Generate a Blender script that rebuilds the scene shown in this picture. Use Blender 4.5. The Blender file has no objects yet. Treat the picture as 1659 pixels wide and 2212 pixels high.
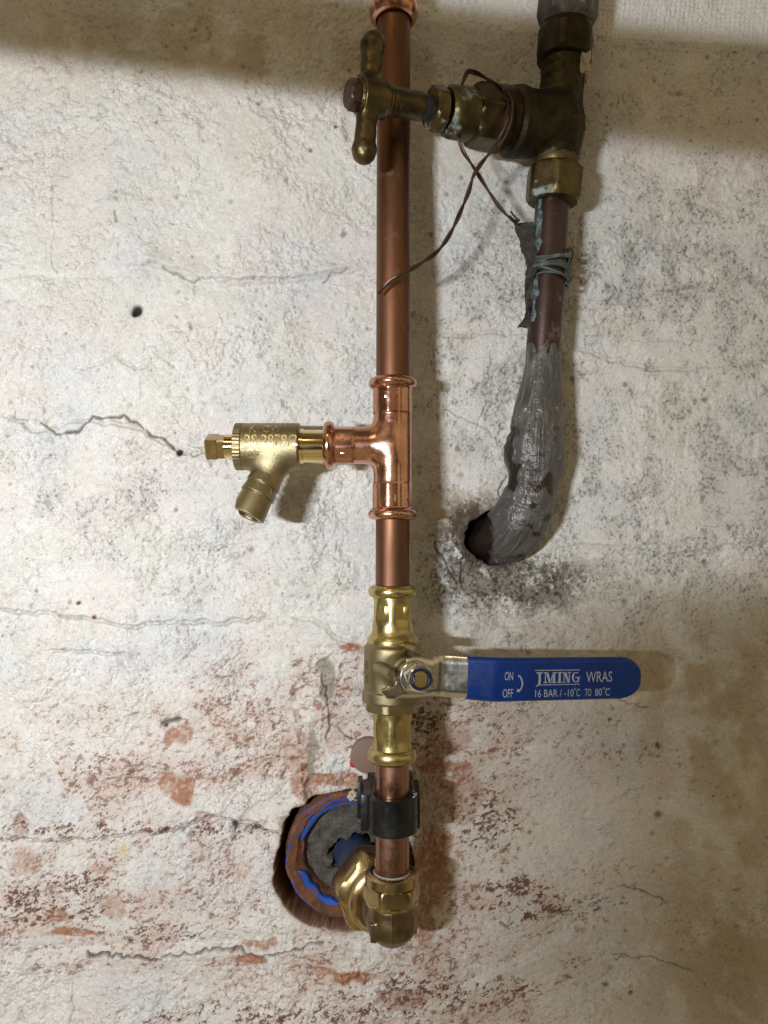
import bpy, bmesh, math, random
import numpy as np
from mathutils import Vector, Matrix
random.seed(4); rng = np.random.default_rng(11)
S = bpy.context.scene
C = S.collection
# ------------------------------------------------------------------ camera
D = 0.552                        # camera to wall plane (wall surface y = 0, camera looks along +Y)
F = 1659.0
cd = bpy.data.cameras.new('camera'); cam = bpy.data.objects.new('camera', cd); C.objects.link(cam)
cam.location = (0, -D, 0); cam.rotation_euler = (math.radians(90), 0, 0)
cd.sensor_fit = 'HORIZONTAL'; cd.sensor_width = 24; cd.lens = 24
cd.clip_start = 0.01; cd.clip_end = 50
S.camera = cam
# ------------------------------------------------------------------ world (dim warm cellar)
w = bpy.data.worlds.new('World'); S.world = w; w.use_nodes = True
nt = w.node_tree; nt.nodes.clear()
wo = nt.nodes.new('ShaderNodeOutputWorld'); bg = nt.nodes.new('ShaderNodeBackground')
tc = nt.nodes.new('ShaderNodeTexCoord'); nz = nt.nodes.new('ShaderNodeTexNoise'); cr = nt.nodes.new('ShaderNodeValToRGB')
nz.inputs['Scale'].default_value = 1.7; nz.inputs['Detail'].default_value = 1.5
cr.color_ramp.elements[0].position = .38; cr.color_ramp.elements[0].color = (.10, .08, .05, 1)
cr.color_ramp.elements[1].position = .66; cr.color_ramp.elements[1].color = (1.25, 1.0, .60, 1)
nt.links.new(tc.outputs['Generated'], nz.inputs['Vector']); nt.links.new(nz.outputs['Fac'], cr.inputs['Fac'])
nt.links.new(cr.outputs['Color'], bg.inputs['Color']); nt.links.new(bg.outputs['Background'], wo.inputs['Surface'])
bg.inputs['Strength'].default_value = 0.46
# ------------------------------------------------------------------ lamps
def area(name, loc, target, sx, sy, power, col, spread=180):
    l = bpy.data.lights.new(name, 'AREA'); l.shape = 'RECTANGLE'; l.size = sx; l.size_y = sy
    l.energy = power; l.color = col; l.spread = math.radians(spread)
    o = bpy.data.objects.new(name, l); C.objects.link(o); o.location = loc
    o.rotation_euler = (Vector(target) - Vector(loc)).to_track_quat('-Z', 'Y').to_euler()
    return o
LP = Vector((-0.32, -0.80, 0.0))
area('work_lamp', LP, (-0.26, 0, -0.04), 0.095, 0.012, 4.3, (.89, .94, 1.0), 130)
area('room_lamp', (-0.5, -1.5, 1.4), (0.0, 0, 0.0), 0.5, 0.2, 3.0, (1.0, .78, .48))
S.view_settings.view_transform = 'Standard'; S.view_settings.look = 'None'
S.view_settings.gamma = 1; S.view_settings.use_curve_mapping = False; S.view_settings.exposure = 0.0

# ------------------------------------------------------------------ helpers
MM = 0.001
def W(px, py, y=0.0):            # place at image position px,py (1659 wide) at true depth y metres, returns metres
    d = D + y
    return Vector(((px - 829.5) / F * d, y, -(py - 1106) / F * d))
def tagobj(o, label=None, cat=None, group=None, kind=None):
    if label: o['label'] = label
    if cat: o['category'] = cat
    if group: o['group'] = group
    if kind: o['kind'] = kind
    return o
def frame(z, xhint=(1, 0, 0)):
    z = Vector(z).normalized(); x = Vector(xhint); x = (x - z * x.dot(z)).normalized(); y = z.cross(x)
    return Matrix((x, y, z)).transposed()
def thing(name, label, cat, loc, rot3=None, group=None):
    o = bpy.data.objects.new(name, None); C.objects.link(o); o.empty_display_size = .01
    m = (rot3 or Matrix.Identity(3)).to_4x4(); m.translation = Vector(loc); o.matrix_world = m
    return tagobj(o, label, cat, group)
def obj(name, vf, mat, parent=None, sharp=32, smooth=True):
    """vf = (verts in mm, faces)"""
    v, f = vf
    me = bpy.data.meshes.new(name)
    if isinstance(f, np.ndarray):
        n = len(f); k = f.shape[1]
        me.vertices.add(len(v)); me.vertices.foreach_set('co', (np.asarray(v) * MM).astype(np.float32).ravel())
        me.loops.add(n * k); me.loops.foreach_set('vertex_index', f.astype(np.int32).ravel())
        me.polygons.add(n); me.polygons.foreach_set('loop_start', np.arange(0, n * k, k, dtype=np.int32))
        me.update(calc_edges=True); me.validate()
    else:
        me.from_pydata([(float(a) * MM, float(b) * MM, float(c) * MM) for a, b, c in v], [], f); me.update()
    if smooth:
        me.shade_smooth()
        if sharp: me.set_sharp_from_angle(angle=math.radians(sharp))
    if mat: me.materials.append(mat)
    o = bpy.data.objects.new(name, me); C.objects.link(o)
    if parent: o.parent = parent
    return o
def join(*vfs):
    V = []; Fc = []
    for v, f in vfs:
        b = len(V); V += [tuple(p) for p in v]; Fc += [tuple(int(i) + b for i in q) for q in f]
    return V, Fc
def xf(vf, R=None, T=(0, 0, 0)):
    v, f = vf; T = Vector(T)
    return [tuple(((R @ Vector(p)) if R else Vector(p)) + T) for p in v], f
def lathe(prof, n=64, hexa=None, sides=6, phase=0.0, rfun=None, caps=True):
    """profile of (t, r) along local Z. hexa: {index range} handled by a per-point flat apothem prof=(t,r,a)"""
    V = []; Fc = []
    for p in prof:
        t, r = p[0], p[1]; a = p[2] if len(p) > 2 else None
        for i in range(n):
            th = 2 * math.pi * i / n; rr = r
            if a:
                w_ = 2 * math.pi / sides
                d = ((th + phase) % w_) - w_ / 2
                rr = min(r, a / math.cos(d))
            if rfun: rr = rfun(th, t, rr)
            V.append((rr * math.cos(th), rr * math.sin(th), t))
    for j in range(len(prof) - 1):
        for i in range(n):
            k = (i + 1) % n
            Fc.append((j * n + i, j * n + k, (j + 1) * n + k, (j + 1) * n + i))
    if caps:
        Fc.append(tuple(range(n - 1, -1, -1))); b = (len(prof) - 1) * n; Fc.append(tuple(b + i for i in range(n)))
    return V, Fc
def bead(c, rb, h, r0, n=7):     # profile points of a rounded bead centred at t=c, from r0 out to rb, half height h
    return [(c + h * math.sin(a), r0 + (rb - r0) * math.cos(a)) for a in [(-90 + 180 * i / (n - 1)) * math.pi / 180 for i in range(n)]]
def spline(pts, n=10):           # Catmull-Rom through tuples
    P = [np.array(p, float) for p in pts]; P = [2 * P[0] - P[1]] + P + [2 * P[-1] - P[-2]]; out = []
    for i in range(1, len(P) - 2):
        for k in range(n):
            t = k / n
            out.append(.5 * ((2 * P[i]) + (-P[i - 1] + P[i + 1]) * t + (2 * P[i - 1] - 5 * P[i] + 4 * P[i + 1] - P[i + 2]) * t * t + (-P[i - 1] + 3 * P[i] - 3 * P[i + 1] + P[i + 2]) * t ** 3))
    out.append(P[-2]); return out
def tube(path, rad, n=12, rfun=None, caps=True):
    """path: list of xyz mm, rad: number or list"""
    P = [Vector(p[:3]) for p in path]; V = []; Fc = []
    m = len(P); up = None
    for j in range(m):
        d = (P[min(j + 1, m - 1)] - P[max(j - 1, 0)]).normalized()
        if up is None: up = d.orthogonal().normalized()
        up = (up - d * up.dot(d)).normalized(); s = d.cross(up)
        r = rad[j] if hasattr(rad, '__len__') else rad
        for i in range(n):
            th = 2 * math.pi * i / n; rr = r * (rfun(th, j / (m - 1)) if rfun else 1)
            V.append(tuple(P[j] + up * rr * math.cos(th) + s * rr * math.sin(th)))
    for j in range(m - 1):
        for i in range(n):
            k = (i + 1) % n; Fc.append((j * n + i, j * n + k, (j + 1) * n + k, (j + 1) * n + i))
    if caps:
        Fc.append(tuple(range(n - 1, -1, -1))); b = (m - 1) * n; Fc.append(tuple(b + i for i in range(n)))
    return V, Fc
def rbox(x0, x1, y0, y1, z0, z1, bev=.5, seg=2):
    bm = bmesh.new(); bmesh.ops.create_cube(bm, size=1)
    for v in bm.verts: v.co = Vector(((x0 + x1) / 2 + v.co.x * (x1 - x0), (y0 + y1) / 2 + v.co.y * (y1 - y0), (z0 + z1) / 2 + v.co.z * (z1 - z0)))
    bmesh.ops.bevel(bm, geom=bm.edges[:], offset=bev, segments=seg, affect='EDGES', profile=.5)
    bm.verts.index_update(); r = [tuple(v.co) for v in bm.verts], [tuple(v.index for v in f.verts) for f in bm.faces]; bm.free(); return r
def text(body, w_, h_, depth=.1, xy=(0, 0), res=3, offset=0.0):
    """text mesh in local XY (mm), bounding box fitted to w x h, lower left at xy, z 0..depth"""
    cu = bpy.data.curves.new('t', 'FONT'); cu.body = body; cu.size = 10; cu.extrude = .5; cu.resolution_u = res; cu.offset = offset
    o = bpy.data.objects.new('t', cu); C.objects.link(o); dg = bpy.context.evaluated_depsgraph_get()
    me = bpy.data.meshes.new_from_object(o.evaluated_get(dg))
    v = np.array([tuple(p.co) for p in me.vertices]); f = [tuple(p.vertices) for p in me.polygons]
    bpy.data.objects.remove(o); bpy.data.curves.remove(cu); bpy.data.meshes.remove(me)
    lo = v.min(0); hi = v.max(0); q = (v - lo) / (hi - lo)
    v = np.stack([xy[0] + q[:, 0] * w_, xy[1] + q[:, 1] * h_, q[:, 2] * depth], 1)
    return [tuple(p) for p in v], f
# --- signed distance mesher (surface nets), for cast bodies with real fillets
def smin(a, b, k): h = np.clip(.5 + .5 * (b - a) / k, 0, 1); return b * (1 - h) + a * h - k * h * (1 - h)
def smax(a, b, k): return -smin(-a, -b, k)
def cyl(P, a, b, r, r2=None, rnd=.6):
    a = np.array(a, float); b = np.array(b, float); L = np.linalg.norm(b - a); d = (b - a) / L
    q = P - a; t = q @ d; rad = np.linalg.norm(q - t[..., None] * d, axis=-1)
    rr = r if r2 is None else r + (r2 - r) * np.clip(t / L, 0, 1)
    return smax(rad - rr, np.abs(t - L / 2) - L / 2, rnd)
def sph(P, c, r): return np.linalg.norm(P - np.array(c, float), axis=-1) - r
def torus(P, c, d, R, r):
    d = np.array(d, float); d /= np.linalg.norm(d); q = P - np.array(c, float); t = q @ d
    rad = np.linalg.norm(q - t[..., None] * d, axis=-1); return np.hypot(rad - R, t) - r
def boxd(P, c, h, rnd=.5):
    q = np.abs(P - np.array(c, float)) - (np.array(h, float) - rnd)
    return np.linalg.norm(np.maximum(q, 0), axis=-1) + np.minimum(q.max(-1), 0) - rnd
def hexc(P, a, b, ap, rnd=.6, phase=0, sides=6, rc=None):
    a = np.array(a, float); b = np.array(b, float); L = np.linalg.norm(b - a); d = (b - a) / L
    u = np.cross(d, [0, 1, 0]);
    if np.linalg.norm(u) < .1: u = np.cross(d, [1, 0, 0])
    u /= np.linalg.norm(u); w_ = np.cross(d, u); q = P - a; t = q @ d; x = q @ u; y = q @ w_
    s = np.full(t.shape, -1e9)
    for i in range(sides):
        th = phase + 2 * math.pi * i / sides; s = np.maximum(s, x * math.cos(th) + y * math.sin(th) - ap)
    if rc: s = smax(s, np.hypot(x, y) - rc, rnd)
    return smax(s, np.abs(t - L / 2) - L / 2, rnd)
def sdf(f, lo, hi, h=.6):
    ax = [np.arange(lo[i], hi[i] + h, h) for i in range(3)]
    G = np.stack(np.meshgrid(*ax, indexing='ij'), -1); V = f(G).astype(np.float32)
    n = V.shape; cn = tuple(i - 1 for i in n); acc = np.zeros(cn + (3,), np.float32); cnt = np.zeros(cn, np.float32)
    offs = [(a, b, c) for a in (0, 1) for b in (0, 1) for c in (0, 1)]
    sl = lambda o: V[o[0]:o[0] + cn[0], o[1]:o[1] + cn[1], o[2]:o[2] + cn[2]]
    for o in offs:
        for k in range(3):
            if o[k] == 0:
                p = list(o); p[k] = 1; A = sl(o); B = sl(p); m = (A < 0) != (B < 0)
                t = np.where(m, A / np.where(m, A - B, 1), 0)
                e = [np.where(m, float(o[j]), 0) for j in range(3)]; e[k] = t
                acc += np.stack(e, -1); cnt += m
    mask = cnt > 0; idx = np.full(cn, -1); idx[mask] = np.arange(mask.sum())
    cells = np.argwhere(mask); v = np.array(lo) + (cells + acc[mask] / cnt[mask][:, None]) * h
    fs = []; Sg = V < 0
    for k in range(3):
        j, l = (k + 1) % 3, (k + 2) % 3
        a = [slice(0, n[i]) for i in range(3)]; b = list(a); a[k] = slice(0, n[k] - 1); b[k] = slice(1, n[k])
        m = Sg[tuple(a)] != Sg[tuple(b)]; q = np.argwhere(m)
        q = q[(q[:, j] > 0) & (q[:, l] > 0) & (q[:, j] < cn[j]) & (q[:, l] < cn[l])]
        ej = np.zeros(3, int); ej[j] = 1; el = np.zeros(3, int); el[l] = 1
        g = lambda c: idx[c[:, 0], c[:, 1], c[:, 2]]
        quad = np.stack([g(q - ej - el), g(q - el), g(q), g(q - ej)], 1)
        ins = Sg[q[:, 0], q[:, 1], q[:, 2]]
        quad[~ins] = quad[~ins][:, ::-1]; fs.append(quad)
    for _ in range(2):
        d = f(v); e = .05
        g = np.stack([(f(v + np.eye(3)[i] * e) - f(v - np.eye(3)[i] * e)) / (2 * e) for i in range(3)], -1)
        st = d[:, None] * g / np.maximum((g * g).sum(-1, keepdims=True), .2)
        v = v - np.clip(st, -h * .5, h * .5)
    return v, np.concatenate(fs)
# --- value noise for numpy
def vnoise(x, y, seed):
    r = np.random.default_rng(seed); T = r.random((256, 256)); xi = np.floor(x).astype(int); yi = np.floor(y).astype(int)
    fx = x - xi; fy = y - yi; fx = fx * fx * fx * (fx * (fx * 6 - 15) + 10); fy = fy * fy * fy * (fy * (fy * 6 - 15) + 10)
    a = T[xi & 255, yi & 255]; b = T[(xi + 1) & 255, yi & 255]; c = T[xi & 255, (yi + 1) & 255]; d = T[(xi + 1) & 255, (yi + 1) & 255]
    return (a * (1 - fx) + b * fx) * (1 - fy) + (c * (1 - fx) + d * fx) * fy
def fbm(x, y, scale, oct_=4, seed=0, gain=.5):
    out = 0; amp = 1; tot = 0; ca, sa = math.cos(.6), math.sin(.6); x = x / scale + 37.3; y = y / scale + 11.7
    for o in range(oct_):
        out = out + amp * vnoise(x, y, seed * 17 + o); tot += amp; amp *= gain
        x, y = (x * ca - y * sa) * 2.03, (x * sa + y * ca) * 2.03
    return out / tot
sst = lambda a, b, x: (lambda t: t * t * (3 - 2 * t))(np.clip((x - a) / (b - a), 0, 1))

# ------------------------------------------------------------------ materials
def M(name):
    m = bpy.data.materials.new(name); m.use_nodes = True; n = m.node_tree
    return m, n, n.nodes['Principled BSDF'], n.nodes.new('ShaderNodeTexCoord')
def noise(n, tcn, scale, detail=4, rough=.55, stretch=None, coord='Object'):
    t = n.nodes.new('ShaderNodeTexNoise'); t.inputs['Scale'].default_value = scale; t.inputs['Detail'].default_value = detail; t.inputs['Roughness'].default_value = rough
    if stretch:
        mp = n.nodes.new('ShaderNodeMapping'); mp.inputs['Scale'].default_value = stretch
        n.links.new(tcn.outputs[coord], mp.inputs['Vector']); n.links.new(mp.outputs['Vector'], t.inputs['Vector'])
    else: n.links.new(tcn.outputs[coord], t.inputs['Vector'])
    return t.outputs['Fac']
def ramp(n, fac, a, b, ca=(0, 0, 0), cb=(1, 1, 1)):
    r = n.nodes.new('ShaderNodeValToRGB'); r.color_ramp.elements[0].position = a; r.color_ramp.elements[1].position = b
    r.color_ramp.elements[0].color = (*ca, 1); r.color_ramp.elements[1].color = (*cb, 1); n.links.new(fac, r.inputs['Fac']); return r.outputs['Color']
def mix(n, fac, a, b):
    m = n.nodes.new('ShaderNodeMix'); m.data_type = 'RGBA'
    for s, v in ((m.inputs['Factor'], fac), (m.inputs['A'], a), (m.inputs['B'], b)):
        if isinstance(v, (tuple, float, int)): s.default_value = (*v, 1) if isinstance(v, tuple) else v
        else: n.links.new(v, s)
    return m.outputs['Result']
def bump(n, bs, h, strength=.3, dist=.0005):
    b = n.nodes.new('ShaderNodeBump'); b.inputs['Strength'].default_value = strength; b.inputs['Distance'].default_value = dist
    n.links.new(h, b.inputs['Height'])
    if bs.inputs['Normal'].links: n.links.new(bs.inputs['Normal'].links[0].from_socket, b.inputs['Normal'])
    n.links.new(b.outputs['Normal'], bs.inputs['Normal'])
def metal(name, A, B, rough=(.2, .4), scale=60, stretch=None, crusts=(), bmp=None, dark=None, metallic=1.0):
    """A/B patchy metal colours; crusts: list of (colour, noise scale, lo, hi)"""
    m, n, bs, t = M(name)
    f = noise(n, t, scale, 5, .6, stretch); col = mix(n, ramp(n, f, .35, .68), A, B)
    bs.inputs['Metallic'].default_value = metallic
    r = n.nodes.new('ShaderNodeMapRange'); r.inputs['From Min'].default_value = .3; r.inputs['From Max'].default_value = .7
    r.inputs['To Min'].default_value = rough[0]; r.inputs['To Max'].default_value = rough[1]
    n.links.new(noise(n, t, scale * 1.7, 4, .6, stretch), r.inputs['Value']); ro = r.outputs['Result']; me = None
    for i, (cc, sc, lo, hi) in enumerate(crusts):
        mk = ramp(n, noise(n, t, sc, 6, .62, coord='Object'), lo, hi); col = mix(n, mk, col, cc)
        ro = mix(n, mk, ro, (.8, .8, .8)); me = mix(n, mk, (metallic,) * 3 if me is None else me, (0., 0., 0.))
        bump(n, bs, mk, .5, .0004)
    n.links.new(col, bs.inputs['Base Color']); n.links.new(ro, bs.inputs['Roughness'])
    if me: n.links.new(me, bs.inputs['Metallic'])
    if bmp: bump(n, bs, noise(n, t, bmp[0], 3, .6, stretch if len(bmp) > 3 else None), bmp[1], bmp[2])
    return m
def plain(name, col, rough=.5, metallic=0, bmp=None, vary=None, spec=.5):
    m, n, bs, t = M(name); bs.inputs['Roughness'].default_value = rough; bs.inputs['Metallic'].default_value = metallic
    bs.inputs['Specular IOR Level'].default_value = spec
    if vary: n.links.new(mix(n, ramp(n, noise(n, t, vary[0], 5, .65), vary[2] if len(vary) > 2 else .35, vary[3] if len(vary) > 3 else .65), col, vary[1]), bs.inputs['Base Color'])
    else: bs.inputs['Base Color'].default_value = (*col, 1)
    if bmp: bump(n, bs, noise(n, t, *bmp[:1], 4, .6), bmp[1], bmp[2])
    return m
m_pipe = metal('worn_copper', (.235, .112, .063), (.10, .052, .033), (.40, .58), 38, (1, 1, .20), crusts=[((.08, .04, .03), 50, .60, .74)], bmp=(900, .10, .0002))
m_pipe2 = metal('clean_copper', (.40, .22, .155), (.28, .145, .098), (.26, .38), 45, (1, 1, .22), bmp=(900, .08, .0002))
m_tee = metal('bright_copper', (.66, .37, .26), (.50, .25, .165), (.14, .28), 55, crusts=[((.34, .13, .08), 42, .70, .80)], bmp=(170, .25, .0009))
m_bvalve = metal('yellow_brass', (.56, .46, .20), (.46, .37, .15), (.24, .38), 60, bmp=(300, .12, .0006))
m_cast = metal('cast_brass', (.33, .275, .16), (.25, .205, .11), (.36, .48), 60, bmp=(1300, .6, .0004))
m_rub = metal('rubbed_brass', (.74, .64, .40), (.62, .52, .30), (.28, .36), 60)
m_brasspol = metal('polished_brass', (.80, .66, .36), (.74, .58, .28), (.07, .12), 60)
m_elbow = metal('dull_brass', (.25, .185, .105), (.155, .115, .065), (.30, .44), 70, bmp=(900, .3, .0003))
m_elnut = metal('elbow_nut_brass', (.50, .38, .19), (.36, .26, .12), (.20, .34), 60, bmp=(500, .15, .0004))
m_old = metal('tarnished_brass', (.065, .052, .028), (.028, .023, .015), (.40, .65), 70, crusts=[((.20, .22, .20), 55, .70, .80)], bmp=(500, .35, .0005))
m_oldlit = metal('rubbed_old_brass', (.145, .11, .052), (.055, .043, .022), (.32, .52), 80, crusts=[((.10, .07, .045), 75, .60, .72)], bmp=(400, .4, .0006))
m_oldnut = metal('crusted_old_brass', (.17, .13, .055), (.07, .056, .03), (.35, .55), 70, crusts=[((.26, .31, .31), 62, .58, .66)], bmp=(500, .4, .0006))
m_greynut = metal('limed_grey_fitting', (.11, .105, .095), (.045, .042, .036), (.5, .7), 60, crusts=[((.24, .23, .21), 60, .54, .68)], bmp=(500, .5, .0006), metallic=.5)
m_oldcu = metal('brown_oxidised_copper', (.065, .034, .026), (.035, .02, .016), (.28, .5), 60, (1, 1, .4), crusts=[((.17, .16, .15), 70, .58, .70), ((.10, .17, .16), 33, .64, .72)], bmp=(500, .2, .0004), metallic=.55)
m_steel = metal('stainless_steel', (.72, .69, .64), (.60, .57, .52), (.14, .26), 70, bmp=(350, .12, .0005))
m_wire = metal('brown_wire', (.10, .055, .036), (.05, .03, .022), (.35, .5), 120, metallic=.7)
m_green = metal('verdigris_wire', (.08, .085, .075), (.11, .13, .12), (.5, .7), 90, crusts=[((.11, .20, .19), 110, .50, .64)], metallic=.4)
m_blackp = plain('black_plastic', (.006, .006, .0065), .32, bmp=(700, .1, .0002))
m_spindle = plain('black_spindle', (.012, .013, .018), .45, vary=(160, (.22, .24, .26), .66, .74))
m_blue = plain('blue_vinyl', (.002, .04, .27), .28, bmp=(60, .14, .0006), vary=(40, (.001, .026, .19)), spec=.4)
for _m, _sc in ((m_blue, 55), (m_blackp, 90), (m_pipe2, 70)):
    _n = _m.node_tree; _b = _n.nodes['Principled BSDF']; _t = _n.nodes.new('ShaderNodeTexCoord'); _r = _n.nodes.new('ShaderNodeMapRange')
    _r.inputs['From Min'].default_value = .4; _r.inputs['From Max'].default_value = .7; _r.inputs['To Min'].default_value = .24; _r.inputs['To Max'].default_value = .55
    _n.links.new(noise(_n, _t, _sc, 6, .7), _r.inputs['Value']); _n.links.new(_r.outputs['Result'], _b.inputs['Roughness'])
m_bluen = plain('blue_nylon', (.004, .01, .08), .4)
m_white = plain('white_ink', (.50, .55, .64), .6, vary=(1100, (.16, .22, .40), .50, .66))
m_cloth = plain('rotten_cloth', (.028, .023, .019), .95, bmp=(900, .9, .001), vary=(200, (.065, .055, .046)))
m_terra = plain('terracotta', (.21, .078, .032), .9, bmp=(300, 1., .002), vary=(85, (.075, .034, .02)))
m_mortar = plain('grey_mortar', (.05, .044, .037), .95, bmp=(500, 1., .002), vary=(120, (.13, .115, .095)))
m_pebble = plain('pale_mortar', (.45, .40, .32), .95, bmp=(500, .8, .001))
m_bluepipe = plain('blue_polyethylene', (.008, .03, .12), .45, bmp=(300, .2, .0004), vary=(50, (.06, .06, .08)))
m_bluepaint = plain('blue_pipe_paint', (.014, .07, .34), .42, bmp=(200, .3, .0005), vary=(120, (.15, .06, .03), .53, .60))
m_disc = plain('pinkish_disc', (.20, .125, .095), .7, bmp=(400, .2, .0004))
m_red = plain('red_plastic', (.40, .012, .018), .5)
m_wood = plain('timber', (.30, .20, .11), .8)
m_putty = plain('ptfe_tape', (.36, .35, .33), .7, bmp=(900, .5, .0004))
# lead: grey, longitudinal brush marks
def lead():
    m, n, bs, t = M('wiped_lead'); a = n.nodes.new('ShaderNodeAttribute'); a.attribute_name = 'leaduv'
    mp = n.nodes.new('ShaderNodeMapping'); mp.inputs['Scale'].default_value = (15, 2.2, 1); n.links.new(a.outputs['Vector'], mp.inputs['Vector'])
    st = n.nodes.new('ShaderNodeTexNoise'); st.inputs['Scale'].default_value = 2; st.inputs['Detail'].default_value = 5; n.links.new(mp.outputs['Vector'], st.inputs['Vector'])
    c = mix(n, ramp(n, st.outputs['Fac'], .36, .64), (.06, .056, .05), (.17, .162, .148))
    c = mix(n, ramp(n, noise(n, t, 30, 4), .42, .64), c, (.09, .086, .082))
    dk = ramp(n, noise(n, t, 42, 4), .63, .68); c = mix(n, dk, c, (.035, .018, .012))
    wm = ramp(n, noise(n, t, 120, 5, .7), .645, .665); c = mix(n, wm, c, (.42, .41, .38))
    ca = n.nodes.new('ShaderNodeAttribute'); ca.attribute_name = 'cavity'
    c = mix(n, ca.outputs['Fac'], c, (.018, .010, .007))
    n.links.new(c, bs.inputs['Base Color']); bs.inputs['Metallic'].default_value = .3; bs.inputs['Roughness'].default_value = .36
    bump(n, bs, st.outputs['Fac'], .6, .0010); bump(n, bs, noise(n, t, 70, 4, .6), .9, .0035); bump(n, bs, noise(n, t, 320, 4, .6), .5, .0008); return m
m_lead = lead()

# ------------------------------------------------------------------ wall: one dense displaced sheet
def wall():
    st = .52
    def axis(a): 
        inner = np.arange(-a, a, st); out = [] ; s = 1.; x = inner[-1]
        while x < 800: s = min(s * 1.25, 16); x += s; out.append(x)
        out = np.array(out); return np.concatenate([-out[::-1] - (0), inner, out])
    xs = axis(284); zs = axis(376); X, Z = np.meshgrid(xs, zs, indexing='ij'); nx, nz_ = X.shape
    PX = X / .33273 + 829.5; PY = 1106 - Z / .33273            # wall coordinates in photo scale, used for feature placing
    # organic warp
    wx = (fbm(X, Z, 22, 3, 91) - .5) * 26; wy = (fbm(X, Z, 22, 3, 92) - .5) * 26; QX = PX + wx; QY = PY + wy
    G = lambda cx, cy, sx, sy: np.exp(-((QX - cx) / sx) ** 2 - ((QY - cy) / sy) ** 2)
    big = fbm(X, Z, 120, 3, 1); med = fbm(X, Z, 26, 4, 2); sm = fbm(X, Z, 6.5, 4, 3, .55); fine = fbm(X, Z, 2.3, 3, 4, .6)
    rightness = sst(700, 1200, PX + (fbm(X, Z, 60, 2, 8) - .5) * 400)
    upper = 1 - sst(1350, 1650, PY + (fbm(X, Z, 50, 2, 9) - .5) * 300)
    smoothz = np.clip(G(1480, 1700, 330, 420) + .7 * G(1300, 250, 500, 260) + .6 * G(300, 60, 600, 110) + .6 * G(480, 480, 200, 160), 0, 1)
    gr = 1 - .55 * smoothz
    vr = .25 + 1.15 * sst(.36, .62, fbm(X, Z, 34, 3, 5)); gr = gr * vr * (1 - .42 * sst(820, 1000, PX)) * .9
    H = (big - .5) * 13 + (med - .5) * 6.0 * gr + (sm - .5) * 3.4 * gr + (fine - .5) * 2.2 * gr
    flk = fbm(X, Z, 26, 5, 6, .58); fe = (1 - .6 * sst(820, 1000, PX)); H += fe * (.5 * sst(.50, .52, flk) * vr + .5 * sst(.585, .60, flk) + .4 * sst(.53, .55, fbm(X, Z, 15, 4, 7, .55)) * vr)
    # brick courses ghosting through the limewash: soft ledges
    def near(poly, rad):
        d = np.full(X.shape, 1e9); sgn = np.zeros(X.shape); P = [np.array(p, float) for p in poly]
        for a, b in zip(P[:-1], P[1:]):
            lo = np.minimum(a, b) - rad; hi = np.maximum(a, b) + rad
            xa, xb = (np.searchsorted(xs, (lo[0] - 829.5) * .33273), np.searchsorted(xs, (hi[0] - 829.5) * .33273))
            za, zb = (np.searchsorted(zs, (1106 - hi[1]) * .33273), np.searchsorted(zs, (1106 - lo[1]) * .33273))
            if xb <= xa or zb <= za: continue
            s = (slice(xa, xb), slice(za, zb)); px = QX[s] * .35 + PX[s] * .65; py = QY[s] * .35 + PY[s] * .65
            ab = b - a; t = np.clip(((px - a[0]) * ab[0] + (py - a[1]) * ab[1]) / (ab @ ab + 1e-9), 0, 1)
            dx = px - (a[0] + t * ab[0]); dy = py - (a[1] + t * ab[1]); dd = np.hypot(dx, dy)
            up = dd < d[s]; d[s] = np.where(up, dd, d[s]); sgn[s] = np.where(up, np.sign(dy), sgn[s])
        return d, sgn
    def rough_line(pts, k=9, amp=7):
        out = []
        for a, b in zip(pts[:-1], pts[1:]):
            n = max(1, int(math.hypot(b[0] - a[0], b[1] - a[1]) / k))
            for i in range(n): out.append((a[0] + (b[0] - a[0]) * i / n + random.uniform(-1, 1) * amp, a[1] + (b[1] - a[1]) * i / n + random.uniform(-1, 1) * amp))
        out.append(pts[-1]); return out
    ledges = [([(330, 575), (400, 590), (470, 612), (640, 604), (760, 582)], 26, 1.9, -1), ([(0, 585), (180, 590), (330, 570)], 20, .8, -1),
              ([(20, 905), (90, 930), (170, 905), (300, 925), (390, 970), (450, 975)], 22, 1.6, 1),
              ([(0, 1322), (150, 1330), (270, 1352), (420, 1345), (560, 1338)], 22, 1.6, -1), ([(120, 1405), (190, 1408), (270, 1412), (278, 1440)], 16, 1.7, -1),
              ([(390, 520), (400, 500)], 8, .8, 1), ([(180, 800), (250, 770), (290, 790)], 16, 1.2, 1), ([(420, 1180), (640, 1150)], 30, .8, 1),
              ([(0, 1815), (200, 1812), (330, 1800), (470, 1762), (600, 1798)], 24, 2.0, -1), ([(880, 1350), (1050, 1345), (1350, 1350), (1600, 1420)], 30, 1.1, 1),
              ([(640, 1330), (690, 1345), (740, 1380), (790, 1395)], 18, 1.5, 1), ([(0, 2085), (200, 2062), (400, 2050), (560, 2045), (720, 2030), (1000, 2090)], 28, 1.8, 1),
              ([(950, 1650), (1300, 1600), (1659, 1620)], 36, 1.0, 1), ([(1000, 2130), (1350, 1960), (1659, 1980)], 36, 1.2, 1),
              ([(900, 730), (1120, 720), (1420, 800), (1659, 780)], 36, .9, 1), ([(640, 1480), (640, 1560), (655, 1650), (668, 1740)], 26, 1.3, 1),
              ([(1250, 1180), (1450, 1200), (1659, 1170)], 36, .8, -1), ([(1080, 630), (1350, 650), (1659, 600)], 40, .7, -1)]
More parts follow.
